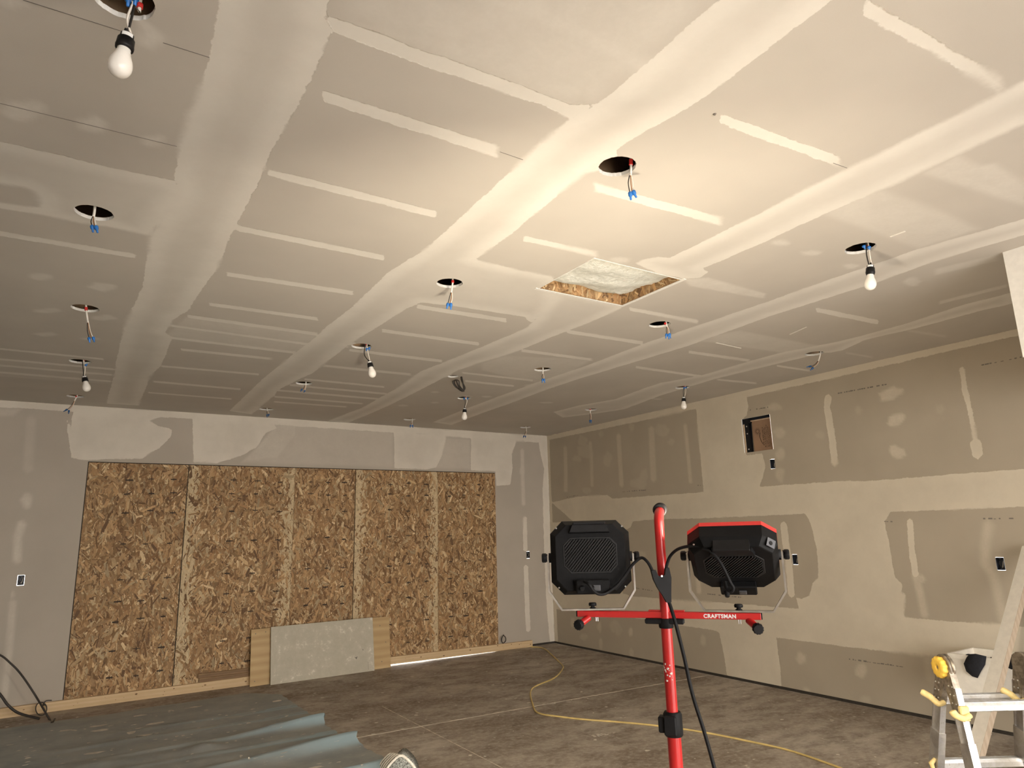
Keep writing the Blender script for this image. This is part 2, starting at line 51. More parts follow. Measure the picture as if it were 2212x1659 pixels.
RIGHT_THIN = [([(8.109, 2.822), (8.119, 2.519), (8.144, 2.172), (8.1, 2.148), (8.053, 2.167), (8.029, 2.511), (8.018, 2.812), (8.063, 2.839)], 0.45, 0.02), ([(7.509, 2.823), (7.501, 2.526), (7.517, 2.203), (7.482, 2.183), (7.446, 2.199), (7.43, 2.521), (7.437, 2.817), (7.473, 2.838)], 0.4, 0.02), ([(6.91, 2.842), (6.91, 2.529), (6.906, 2.159), (6.864, 2.136), (6.824, 2.157), (6.827, 2.524), (6.826, 2.835), (6.868, 2.861)], 0.5, 0.02), ([(6.293, 2.85), (6.308, 2.525), (6.316, 2.193), (6.264, 2.16), (6.21, 2.188), (6.202, 2.517), (6.186, 2.838), (6.238, 2.874)], 0.45, 0.03), ([(5.697, 2.804), (5.69, 2.457), (5.683, 2.116), (5.654, 2.099), (5.626, 2.116), (5.632, 2.455), (5.639, 2.8), (5.668, 2.82)], 0.5, 0.02), ([(3.079, 2.748), (3.091, 2.709), (3.145, 2.688), (3.185, 2.664), (3.235, 2.668), (3.295, 2.671), (3.293, 2.71), (3.308, 2.746), (3.251, 2.766), (3.207, 2.776), (3.158, 2.789), (3.134, 2.763)], 0.75, 0.02), ([(3.096, 2.511), (3.11, 2.48), (3.135, 2.455), (3.167, 2.431), (3.209, 2.429), (3.249, 2.435), (3.267, 2.459), (3.25, 2.489), (3.244, 2.522), (3.198, 2.535), (3.159, 2.536), (3.117, 2.534)], 0.75, 0.02), ([(3.139, 2.162), (3.164, 2.151), (3.192, 2.14), (3.237, 2.146), (3.27, 2.177), (3.282, 2.208), (3.282, 2.235), (3.27, 2.262), (3.229, 2.269), (3.189, 2.236), (3.15, 2.218), (3.147, 2.19)], 0.75, 0.02), ([(4.326, 2.795), (4.322, 2.767), (4.376, 2.768), (4.416, 2.769), (4.457, 2.779), (4.504, 2.798), (4.518, 2.828), (4.473, 2.84), (4.446, 2.851), (4.404, 2.859), (4.366, 2.838), (4.34, 2.818)], 0.4, 0.03), ([(4.305, 2.53), (4.324, 2.506), (4.347, 2.479), (4.392, 2.474), (4.429, 2.495), (4.437, 2.526), (4.466, 2.553), (4.435, 2.573), (4.413, 2.593), (4.377, 2.589), (4.34, 2.584), (4.326, 2.557)], 0.4, 0.03), ([(4.341, 2.315), (4.356, 2.279), (4.383, 2.253), (4.415, 2.245), (4.445, 2.261), (4.464, 2.291), (4.466, 2.329), (4.439, 2.352), (4.421, 2.369), (4.398, 2.384), (4.371, 2.376), (4.352, 2.351)], 0.4, 0.03), ([(4.384, 2.101), (4.397, 2.069), (4.41, 2.02), (4.444, 2.024), (4.466, 2.048), (4.485, 2.072), (4.486, 2.11), (4.479, 2.151), (4.449, 2.164), (4.425, 2.173), (4.4, 2.166), (4.372, 2.146)], 0.4, 0.03), ([(3.246, 1.15), (3.228, 0.962), (3.22, 0.813), (3.186, 0.798), (3.155, 0.831), (3.163, 0.979), (3.18, 1.167), (3.215, 1.184)], 0.6, 0.03), ([(3.14, 1.123), (3.14, 1.105), (3.158, 1.093), (3.178, 1.082), (3.192, 1.097), (3.206, 1.105), (3.209, 1.121), (3.205, 1.139), (3.185, 1.146), (3.168, 1.154), (3.15, 1.151), (3.143, 1.137)], 0.6, 0.02), ([(2.626, 1.578), (2.679, 1.393), (2.699, 1.255), (2.66, 1.163), (2.643, 1.01), (2.639, 0.819), (2.603, 0.801), (2.568, 0.84), (2.572, 1.031), (2.589, 1.195), (2.626, 1.276), (2.607, 1.387), (2.556, 1.566), (2.582, 1.603)], 0.5, 0.05), ([(2.559, 1.514), (2.572, 1.485), (2.587, 1.455), (2.609, 1.46), (2.631, 1.457), (2.638, 1.486), (2.638, 1.515), (2.637, 1.554), (2.614, 1.583), (2.591, 1.571), (2.567, 1.576), (2.547, 1.556)], 0.4, 0.06), ([(2.581, 0.923), (2.586, 0.894), (2.599, 0.856), (2.619, 0.849), (2.636, 0.857), (2.646, 0.881), (2.648, 0.918), (2.634, 0.956), (2.615, 0.976), (2.597, 0.987), (2.584, 0.973), (2.572, 0.957)], 0.4, 0.06), ([(5.697, 1.02), (5.7, 0.866), (5.665, 0.85), (5.63, 0.874), (5.627, 1.026), (5.661, 1.043)], 0.7, 0.02), ([(5.065, 1.023), (5.081, 0.893), (5.05, 0.874), (5.014, 0.897), (4.998, 1.025), (5.029, 1.045)], 0.7, 0.02), ([(4.372, 0.328), (4.377, 0.297), (4.409, 0.283), (4.434, 0.269), (4.462, 0.269), (4.474, 0.291), (4.483, 0.314), (4.468, 0.34), (4.453, 0.374), (4.419, 0.383), (4.399, 0.364), (4.368, 0.36)], 0.55, 0.03), ([(3.767, 0.306), (3.781, 0.275), (3.8, 0.242), (3.83, 0.231), (3.851, 0.246), (3.879, 0.254), (3.88, 0.29), (3.863, 0.325), (3.839, 0.351), (3.812, 0.358), (3.781, 0.366), (3.767, 0.339)], 0.55, 0.03), ([(4.365, 0.046), (4.36, 0.032), (4.384, 0.02), (4.408, 0.013), (4.43, 0.013), (4.442, 0.022), (4.443, 0.033), (4.435, 0.044), (4.428, 0.061), (4.401, 0.064), (4.383, 0.06), (4.363, 0.058)], 0.5, 0.03), ([(3.761, 0.069), (3.766, 0.055), (3.776, 0.035), (3.807, 0.03), (3.827, 0.036), (3.857, 0.035), (3.865, 0.051), (3.85, 0.07), (3.827, 0.087), (3.797, 0.096), (3.777, 0.088), (3.762, 0.082)], 0.35, 0.04), ([(3.252, 0.488), (3.258, 0.307), (3.224, 0.29), (3.189, 0.325), (3.184, 0.505), (3.217, 0.523)], 0.3, 0.04), ([(8.022, 0.331), (8.03, 0.299), (8.045, 0.265), (8.071, 0.27), (8.097, 0.263), (8.12, 0.282), (8.125, 0.322), (8.104, 0.355), (8.093, 0.401), (8.063, 0.386), (8.031, 0.404), (8.017, 0.369)], 0.45, 0.03), ([(7.435, 0.331), (7.438, 0.296), (7.453, 0.256), (7.483, 0.244), (7.499, 0.277), (7.523, 0.286), (7.533, 0.322), (7.51, 0.355), (7.492, 0.377), (7.47, 0.401), (7.444, 0.398), (7.438, 0.36)], 0.45, 0.03), ([(6.827, 0.322), (6.828, 0.293), (6.85, 0.279), (6.869, 0.275), (6.893, 0.265), (6.899, 0.291), (6.905, 0.314), (6.896, 0.34), (6.881, 0.362), (6.859, 0.378), (6.835, 0.377), (6.82, 0.354)], 0.6, 0.02), ([(7.742, 0.164), (7.773, 0.141), (7.797, 0.123), (7.832, 0.109), (7.863, 0.119), (7.898, 0.124), (7.928, 0.144), (7.907, 0.173), (7.874, 0.2), (7.825, 0.202), (7.778, 0.207), (7.742, 0.192)], 0.3, 0.03), ([(7.426, 0.122), (7.435, 0.094), (7.444, 0.053), (7.472, 0.033), (7.494, 0.054), (7.503, 0.083), (7.508, 0.112), (7.504, 0.148), (7.485, 0.178), (7.459, 0.187), (7.437, 0.178), (7.431, 0.148)], 0.4, 0.03), ([(6.827, 0.08), (6.827, 0.054), (6.846, 0.029), (6.876, 0.015), (6.902, 0.026), (6.911, 0.048), (6.92, 0.068), (6.912, 0.093), (6.894, 0.116), (6.865, 0.134), (6.845, 0.114), (6.822, 0.105)], 0.35, 0.03), ([(5.624, 0.355), (5.626, 0.319), (5.648, 0.301), (5.668, 0.29), (5.683, 0.304), (5.706, 0.31), (5.701, 0.347), (5.697, 0.383), (5.677, 0.409), (5.654, 0.417), (5.636, 0.406), (5.616, 0.393)], 0.4, 0.03), ([(5.051, 1.556), (5.061, 1.531), (5.08, 1.522), (5.096, 1.518), (5.117, 1.511), (5.123, 1.535), (5.121, 1.558), (5.116, 1.579), (5.104, 1.598), (5.086, 1.596), (5.072, 1.592), (5.053, 1.583)], 0.3, 0.03), ([(7.523, 2.846), (7.566, 2.807), (7.595, 2.761), (7.655, 2.788), (7.703, 2.795), (7.755, 2.823), (7.758, 2.876), (7.718, 2.907), (7.704, 2.964), (7.643, 2.943), (7.605, 2.917), (7.547, 2.899)], 0.22, 0.03), ([(7.166, 2.891), (7.186, 2.87), (7.207, 2.855), (7.234, 2.859), (7.264, 2.859), (7.271, 2.886), (7.296, 2.909), (7.278, 2.931), (7.252, 2.94), (7.226, 2.959), (7.199, 2.938), (7.175, 2.919)], 0.22, 0.03), ([(6.555, 2.907), (6.553, 2.876), (6.573, 2.854), (6.602, 2.848), (6.629, 2.861), (6.643, 2.89), (6.658, 2.922), (6.647, 2.957), (6.62, 2.977), (6.591, 2.962), (6.568, 2.956), (6.541, 2.94)], 0.22, 0.03), ([(5.92, 2.781), (5.947, 2.743), (5.991, 2.71), (6.065, 2.707), (6.128, 2.737), (6.174, 2.774), (6.181, 2.818), (6.154, 2.852), (6.119, 2.889), (6.049, 2.863), (5.987, 2.859), (5.966, 2.82)], 0.22, 0.03), ([(5.859, 2.619), (5.873, 2.602), (5.888, 2.582), (5.92, 2.574), (5.943, 2.598), (5.967, 2.611), (5.984, 2.634), (5.956, 2.649), (5.939, 2.665), (5.91, 2.673), (5.883, 2.659), (5.855, 2.643)], 0.22, 0.03), ([(7.021, 2.53), (7.065, 2.492), (7.083, 2.438), (7.132, 2.438), (7.176, 2.455), (7.212, 2.493), (7.212, 2.55), (7.194, 2.598), (7.153, 2.615), (7.114, 2.654), (7.071, 2.626), (7.029, 2.591)], 0.22, 0.03), ([(6.383, 2.153), (6.414, 2.117), (6.455, 2.077), (6.541, 2.101), (6.598, 2.115), (6.675, 2.132), (6.709, 2.177), (6.69, 2.225), (6.595, 2.23), (6.528, 2.239), (6.438, 2.24), (6.403, 2.194)], 0.22, 0.03), ([(7.489, 2.137), (7.522, 2.116), (7.562, 2.107), (7.603, 2.098), (7.65, 2.107), (7.683, 2.126), (7.712, 2.151), (7.705, 2.182), (7.645, 2.19), (7.596, 2.186), (7.543, 2.186), (7.513, 2.163)], 0.22, 0.03), ([(3.475, 2.616), (3.487, 2.602), (3.497, 2.584), (3.519, 2.579), (3.538, 2.591), (3.542, 2.612), (3.554, 2.629), (3.547, 2.649), (3.53, 2.665), (3.506, 2.668), (3.49, 2.65), (3.484, 2.633)], 0.22, 0.03), ([(3.882, 2.44), (3.895, 2.421), (3.911, 2.403), (3.936, 2.41), (3.956, 2.418), (3.974, 2.431), (3.985, 2.454), (3.977, 2.48), (3.953, 2.494), (3.925, 2.496), (3.906, 2.477), (3.881, 2.465)], 0.22, 0.03), ([(2.773, 2.509), (2.787, 2.49), (2.801, 2.479), (2.817, 2.473), (2.83, 2.486), (2.842, 2.499), (2.842, 2.52), (2.834, 2.538), (2.825, 2.564), (2.805, 2.552), (2.782, 2.559), (2.772, 2.535)], 0.22, 0.03), ([(6.355, 2.238), (6.388, 2.195), (6.408, 2.137), (6.451, 2.149), (6.497, 2.142), (6.523, 2.191), (6.512, 2.251), (6.493, 2.295), (6.467, 2.329), (6.432, 2.339), (6.384, 2.353), (6.37, 2.293)], 0.22, 0.03), ([(6.494, 1.269), (6.522, 1.241), (6.54, 1.206), (6.585, 1.197), (6.623, 1.212), (6.66, 1.23), (6.648, 1.267), (6.655, 1.304), (6.608, 1.315), (6.573, 1.327), (6.539, 1.317), (6.488, 1.309)], 0.22, 0.03), ([(7.056, 0.378), (7.108, 0.347), (7.124, 0.304), (7.188, 0.284), (7.245, 0.298), (7.258, 0.333), (7.27, 0.358), (7.257, 0.388), (7.224, 0.414), (7.174, 0.44), (7.114, 0.439), (7.082, 0.41)], 0.22, 0.03), ([(7.005, 0.327), (7.038, 0.292), (7.058, 0.26), (7.092, 0.246), (7.13, 0.242), (7.157, 0.268), (7.154, 0.312), (7.14, 0.35), (7.112, 0.378), (7.077, 0.415), (7.048, 0.382), (7.028, 0.358)], 0.22, 0.03), ([(7.411, 2.681), (7.415, 2.617), (7.493, 2.577), (7.594, 2.608), (7.671, 2.625), (7.76, 2.659), (7.768, 2.721), (7.777, 2.794), (7.655, 2.79), (7.578, 2.817), (7.493, 2.785), (7.448, 2.734)], 0.22, 0.03), ([(7.694, 2.613), (7.69, 2.581), (7.737, 2.562), (7.801, 2.577), (7.845, 2.59), (7.902, 2.605), (7.895, 2.634), (7.867, 2.651), (7.848, 2.675), (7.794, 2.667), (7.731, 2.67), (7.718, 2.637)], 0.22, 0.03)]
PRINT_RIGHT = [((3.719, 2.815), (3.21, 2.811)), ((2.475, 2.816), (2.151, 2.818)), ((4.721, 2.821), (4.462, 2.813)), ((6.854, 2.078), (6.341, 2.069)), ((5.623, 2.071), (5.503, 2.068)), ((2.623, 1.598), (2.344, 1.593)), ((3.42, 1.601), (3.346, 1.595)), ((3.923, 0.379), (3.418, 0.382)), ((6.728, 0.861), (6.414, 0.844)), ((5.543, 0.857), (5.047, 0.848)), ((8.071, 2.074), (7.795, 2.091))]
PENCIL_CEIL = [((-0.245, 2.034), (-0.011, 2.032)), ((0.097, 2.024), (0.225, 2.023)), ((-0.334, 2.615), (0.203, 2.605)), ((2.605, 1.404), (2.516, 1.41)), ((1.279, 2.027), (1.389, 2.03))]
RIDGE_CEIL = [((4.596, 3.108), (4.535, 2.921)), ((4.256, 3.55), (4.585, 3.57)), ((3.463, 1.695), (3.463, 1.619))]
HOLES = [(-0.014, 1.895), (-0.044, 3.371), (-0.053, 4.879), (-0.063, 6.405), (-0.084, 7.995), (1.763, 3.391), (1.789, 4.937), (1.766, 6.435), (1.769, 7.959), (3.548, 7.959), (1.754, 1.881), (3.475, 1.864), (3.49, 3.404), (3.52, 4.937), (3.514, 6.428), (5.339, 4.942), (5.333, 3.392), (5.284, 6.412), (5.317, 7.93)]
WIRES = [(1, [(-0.0432, 3.3441, 3.0679), (-0.0428, 3.3439, 3.0431), (-0.0443, 3.3448, 3.0208)], None, [(-0.0443, 3.3448, 3.0208), (-0.044, 3.3446, 2.9984), (-0.0385, 3.3411, 2.9759)], [((-0.0457, 3.3457, 2.9784), (-0.0392, 3.3416, 2.9449)), ((-0.0316, 3.3366, 2.9757), (-0.0217, 3.3303, 2.942))], 0), (2, [(-0.0504, 4.8575, 3.0716), (-0.0429, 4.8527, 3.0163), (-0.0294, 4.844, 2.9488)], [(-0.0484, 4.8563, 3.0501), (-0.0465, 4.855, 3.0286)], [(-0.0294, 4.844, 2.9488), (-0.0196, 4.8377, 2.894), (-0.006, 4.8289, 2.8514)], [((-0.0158, 4.8352, 2.8518), (-0.0079, 4.8302, 2.8185)), ((0.0059, 4.8213, 2.8541), (0.0161, 4.8147, 2.8207))], 0), (3, [(-0.067, 7.9602, 3.0735), (-0.0722, 7.9635, 3.0452), (-0.0874, 7.9733, 2.9983)], [(-0.0727, 7.9638, 3.0499), (-0.0792, 7.968, 3.0359)], [(-0.0874, 7.9733, 2.9983), (-0.1025, 7.983, 2.9515), (-0.1262, 7.9983, 2.9146)], [((-0.138, 8.0059, 2.915), (-0.1708, 8.027, 2.8925)), ((-0.1253, 7.9977, 2.9052), (-0.1256, 7.9979, 2.8676))], 1), (10, [(1.8186, 1.8643, 3.0964), (1.8167, 1.8656, 3.0604), (1.8129, 1.868, 3.0206)], [(1.8184, 1.8645, 3.0921), (1.8171, 1.8653, 3.0689)], [(1.8129, 1.868, 3.0206), (1.8111, 1.8691, 2.9871), (1.8124, 1.8683, 2.9517)], [((1.8073, 1.8716, 2.9456), (1.8086, 1.8707, 2.9104)), ((1.8172, 1.8652, 2.9515), (1.8283, 1.8581, 2.9201))], 0), (5, [(1.7794, 3.3815, 3.0731), (1.7768, 3.3831, 3.0324), (1.7719, 3.3863, 2.9919)], [(1.7793, 3.3815, 3.0673), (1.7792, 3.3816, 3.0527)], [(1.7719, 3.3863, 2.9919), (1.7694, 3.3879, 2.9573), (1.7623, 3.3924, 2.9259)], [((1.7555, 3.3969, 2.9261), (1.7484, 3.4014, 2.8919)), ((1.7692, 3.388, 2.9257), (1.769, 3.3881, 2.8855))], 0), (7, [(1.7751, 6.4086, 3.0729), (1.776, 6.408, 3.0455), (1.7728, 6.41, 3.0274)], None, [(1.7728, 6.41, 3.0274), (1.7663, 6.4143, 3.0003), (1.7558, 6.421, 2.978)], [((1.7479, 6.4261, 2.9919), (1.7339, 6.4352, 2.9651)), ((1.7707, 6.4114, 2.9775), (1.7603, 6.4181, 2.9552))], 1), (8, [(1.7668, 7.9281, 3.0608), (1.7677, 7.9275, 3.0393), (1.7729, 7.9242, 3.023)], None, [(1.7729, 7.9242, 3.023), (1.7736, 7.9238, 3.0068), (1.7787, 7.9204, 2.9906)], [((1.77, 7.926, 2.9855), (1.7717, 7.925, 2.9479)), ((1.7876, 7.9147, 2.9903), (1.7845, 7.9167, 2.9582))], 1), (9, [(3.5808, 7.9451, 3.0621), (3.5809, 7.9451, 3.038), (3.576, 7.9482, 3.008)], None, [(3.576, 7.9482, 3.008), (3.5711, 7.9514, 2.9901), (3.5662, 7.9546, 2.9782)], [((3.5612, 7.9578, 2.9784), (3.5563, 7.9609, 2.9425)), ((3.5812, 7.9449, 2.9777), (3.5864, 7.9416, 2.9415))], 0), (12, [(3.5176, 3.3636, 3.0675), (3.5191, 3.3626, 3.0463), (3.5206, 3.3617, 3.0252)], [(3.5085, 3.3695, 3.0572), (3.5133, 3.3664, 3.043)], [(3.5206, 3.3617, 3.0252), (3.5221, 3.3607, 3.0041), (3.5204, 3.3618, 2.9761)], [((3.5145, 3.3656, 2.9728), (3.5067, 3.3706, 2.9382)), ((3.5316, 3.3546, 2.9757), (3.5376, 3.3507, 2.9371)), ((3.5256, 3.3585, 2.9689), (3.5259, 3.3582, 2.9305))], 0), (13, [(3.5132, 4.9199, 3.063), (3.5123, 4.9205, 3.0325), (3.5114, 4.921, 3.002)], None, [(3.5114, 4.921, 3.002), (3.5107, 4.9215, 2.9803), (3.5101, 4.9219, 2.9586)], [((3.5065, 4.9242, 2.9587), (3.5018, 4.9272, 2.9199)), ((3.5172, 4.9173, 2.9584), (3.5231, 4.9135, 2.9192))], 0), (16, [(5.3733, 3.3536, 3.0707), (5.3613, 3.3613, 3.021), (5.3469, 3.3706, 2.9799)], None, [(5.3469, 3.3706, 2.9799), (5.3271, 3.3834, 2.9515), (5.3014, 3.3999, 2.9316)], [((5.2917, 3.4062, 2.9361), (5.2538, 3.4306, 2.929)), ((5.3039, 3.3983, 2.9233), (5.2779, 3.4151, 2.8993))], 1), (17, [(5.2535, 6.3907, 3.0616), (5.252, 6.3916, 3.0269), (5.2508, 6.3924, 2.9981)], [(5.253, 6.391, 3.05), (5.2525, 6.3913, 3.0384)], [(5.2508, 6.3924, 2.9981), (5.2538, 6.3905, 2.9576), (5.2473, 6.3946, 2.9176)], [((5.2426, 6.3977, 2.9177), (5.2409, 6.3988, 2.8776)), ((5.2569, 6.3885, 2.9173), (5.2552, 6.3896, 2.8772))], 2), (18, [(5.2995, 7.8907, 3.0566), (5.3041, 7.8877, 3.0234), (5.3031, 7.8884, 2.9838)], None, [(5.3031, 7.8884, 2.9838), (5.2913, 7.896, 2.9512), (5.2796, 7.9035, 2.9252)], [((5.2741, 7.907, 2.9254), (5.2623, 7.9146, 2.8929)), ((5.2906, 7.8964, 2.9249), (5.2898, 7.897, 2.892))], 2)]
BULBS = [(0, [(0.0145, 1.9033, 3.074), (0.01, 1.9062, 3.0084), (0.0041, 1.9101, 2.9613)], [(0.0115, 1.9053, 3.0711), (0.0003, 1.9125, 3.0087), (0.0129, 1.9044, 2.958)], (0.0051, 1.9094, 2.9613), (-0.0065, 1.9169, 2.9207), (-0.0054, 1.9162, 2.8428), [((-0.0023, 1.9141, 3.0807), (-0.0018, 1.9138, 3.0476)), ((0.0141, 1.9036, 3.0801), (0.0142, 1.9035, 3.05))]), (3, [(-0.0485, 6.364, 3.0617), (-0.0336, 6.3543, 2.9683), (-0.0262, 6.3496, 2.9218)], [(-0.0421, 6.3599, 3.0615), (-0.0227, 6.3473, 2.9872), (-0.023, 6.3475, 2.9217)], (-0.023, 6.3475, 2.9217), (-0.0097, 6.3389, 2.879), (0.0068, 6.3284, 2.8021), [((-0.0245, 6.3485, 3.0066), (-0.01, 6.3392, 3.0217))]), (6, [(1.8048, 4.9, 3.0653), (1.8003, 4.9029, 2.9758), (1.8314, 4.8828, 2.9227)], [(1.8174, 4.8919, 3.0424), (1.8276, 4.8853, 2.9749), (1.8375, 4.8789, 2.9225)], (1.8344, 4.8809, 2.9226), (1.8472, 4.8727, 2.8778), (1.8574, 4.8661, 2.8038), [((1.8176, 4.8917, 3.0274), (1.8119, 4.8954, 3.0052)), ((1.8327, 4.882, 3.0344), (1.83, 4.8837, 3.0083))]), (11, [(3.487, 1.8366, 3.0689), (3.482, 1.8398, 3.0075), (3.4856, 1.8375, 2.9489)], [(3.4971, 1.8301, 3.0471), (3.496, 1.8308, 3.0017), (3.4981, 1.8294, 2.9484)], (3.4919, 1.8334, 2.9486), (3.4851, 1.8378, 2.8908), (3.4756, 1.8439, 2.8099), [((3.4735, 1.8453, 3.0613), (3.4794, 1.8415, 3.0396)), ((3.498, 1.8295, 3.0551), (3.4976, 1.8297, 3.0337))]), (14, [(3.5068, 6.4037, 3.0605), (3.5104, 6.4014, 2.9933), (3.5014, 6.4072, 2.937)], [(3.5237, 6.3928, 3.0496), (3.5275, 6.3903, 3.003), (3.5056, 6.4045, 2.9368)], (3.5056, 6.4045, 2.9368), (3.5009, 6.4075, 2.8908), (3.5002, 6.408, 2.8091), [((3.5024, 6.4065, 3.0503), (3.4979, 6.4094, 3.0246)), ((3.5323, 6.3873, 3.0493), (3.532, 6.3875, 3.0235))]), (15, [(5.3317, 4.9201, 3.0601), (5.3235, 4.9254, 3.0003), (5.3239, 4.9251, 2.9454)], [(5.3475, 4.91, 3.0496), (5.3434, 4.9126, 2.9897), (5.3321, 4.9198, 2.9452)], (5.3239, 4.9251, 2.9454), (5.3216, 4.9266, 2.9107), (5.3176, 4.9292, 2.8513), [((5.3351, 4.9179, 3.05), (5.3334, 4.919, 3.025)), ((5.3516, 4.9073, 3.0495), (5.3502, 4.9082, 3.0295))])]
CEIL_SPECK = (1.82, 1.427)
COIL_HOLE = (2.915, 5.546)
COIL = [(2.9772, 5.5322, 3.0625), (2.9879, 5.5253, 3.0126), (3.0056, 5.5139, 2.9403), (3.0091, 5.5116, 2.9134), (2.9944, 5.5211, 2.9183), (2.9469, 5.5517, 2.9512), (2.914, 5.5729, 2.9971), (2.9215, 5.5681, 3.0148), (2.9436, 5.5538, 3.0141), (2.9799, 5.5304, 2.9411), (3.0053, 5.5141, 2.9045), (2.9874, 5.5256, 2.9588), (2.9657, 5.5396, 3.0044), (2.9399, 5.5562, 3.0142), (2.9324, 5.5611, 2.9875), (2.9651, 5.54, 2.9327), (3.0017, 5.5164, 2.9091), (2.9949, 5.5208, 2.9765), (2.9735, 5.5346, 3.0581)]
CORD_FLOOR = [(5.649, 8.454), (5.718, 8.314), (5.667, 8.106), (5.558, 7.867), (5.324, 7.37), (5.158, 7.04), (5.037, 6.887), (4.794, 6.647), (4.591, 6.5), (4.408, 6.413), (4.227, 6.306), (4.088, 6.152), (3.95, 5.939), (3.858, 5.779), (3.77, 5.628), (3.703, 5.492), (3.695, 5.377), (3.749, 5.256), (3.874, 5.023), (4.064, 4.762), (4.248, 4.458), (4.384, 4.136), (4.472, 3.761), (4.519, 3.474), (4.495, 3.2), (4.449, 2.969), (4.34, 2.72), (4.178, 2.437)]
CORDS = {'CORD_L': [(1.2088, 1.5349, 1.4568), (1.2067, 1.5125, 1.4506), (1.2207, 1.5094, 1.4317), (1.2405, 1.5085, 1.4219), (1.2643, 1.5051, 1.4254), (1.29, 1.4885, 1.4467), (1.3098, 1.4698, 1.4784), (1.3216, 1.4563, 1.5005), (1.3373, 1.4402, 1.5162), (1.3427, 1.4248, 1.5076), (1.3478, 1.4156, 1.4904), (1.3507, 1.4113, 1.4733)], 'CORD_R': [(1.4437, 1.2467, 1.4544), (1.4345, 1.2348, 1.4383), (1.436, 1.2219, 1.4321), (1.4367, 1.2155, 1.4414), (1.431, 1.2192, 1.4563), (1.4172, 1.2281, 1.4967), (1.4073, 1.2464, 1.5269), (1.3986, 1.2758, 1.5422), (1.3959, 1.3132, 1.5457), (1.388, 1.3481, 1.5386), (1.3835, 1.3747, 1.5203), (1.3806, 1.3885, 1.4944), (1.3817, 1.3914, 1.4772)], 'CORD_M': [(1.3803, 1.3923, 1.4048), (1.3816, 1.3879, 1.393), (1.3779, 1.3724, 1.3602), (1.3796, 1.3654, 1.3314), (1.383, 1.3513, 1.2637), (1.3876, 1.3364, 1.1755), (1.3987, 1.3174, 1.09), (1.4063, 1.3005, 1.0085), (1.4073, 1.2702, 0.8825), (1.4086, 1.2336, 0.6925), (1.3941, 1.1954, 0.5085)], 'SPLIT': [(1.3459, 1.4144, 1.482), (1.3556, 1.4082, 1.4841), (1.3611, 1.4047, 1.4693), (1.3683, 1.4, 1.4655), (1.376, 1.3951, 1.4701), (1.3792, 1.393, 1.4883), (1.3867, 1.3881, 1.4893), (1.3903, 1.3858, 1.4624), (1.387, 1.3879, 1.419), (1.3863, 1.3884, 1.3998), (1.3757, 1.3952, 1.3989), (1.3693, 1.3993, 1.4147), (1.358, 1.4066, 1.4367), (1.3498, 1.4119, 1.4588)], 'NORMAL': (0.5417, 0.8406, 0.0), 'SCREW': (1.3684, 1.3999, 1.4679)}
BOARD = [(4.845, 2.418, 0.0), (6.081, 2.312, 1.418)]
TUB = (5.7, 6.081006977020145, 2.222, 2.848, 0.32, 0.616)
CLOTHS = [[(5.69, 2.6883, 0.6278), (5.69, 2.6433, 0.6366), (5.69, 2.5777, 0.6258), (5.69, 2.5931, 0.5669), (5.69, 2.6251, 0.5182), (5.69, 2.6609, 0.4655), (5.69, 2.6937, 0.4733), (5.69, 2.7265, 0.5036), (5.69, 2.741, 0.5531), (5.69, 2.7111, 0.6023)], [(5.69, 2.5175, 0.6837), (5.69, 2.4983, 0.6923), (5.69, 2.4694, 0.6708), (5.69, 2.49, 0.6152), (5.69, 2.5111, 0.575), (5.69, 2.5242, 0.5857), (5.69, 2.5206, 0.6269)], [(5.69, 2.4246, 0.6608), (5.69, 2.3784, 0.6635), (5.69, 2.3552, 0.6329), (5.69, 2.38, 0.5839), (5.69, 2.4236, 0.5595), (5.69, 2.4569, 0.5671), (5.69, 2.439, 0.6065)]]
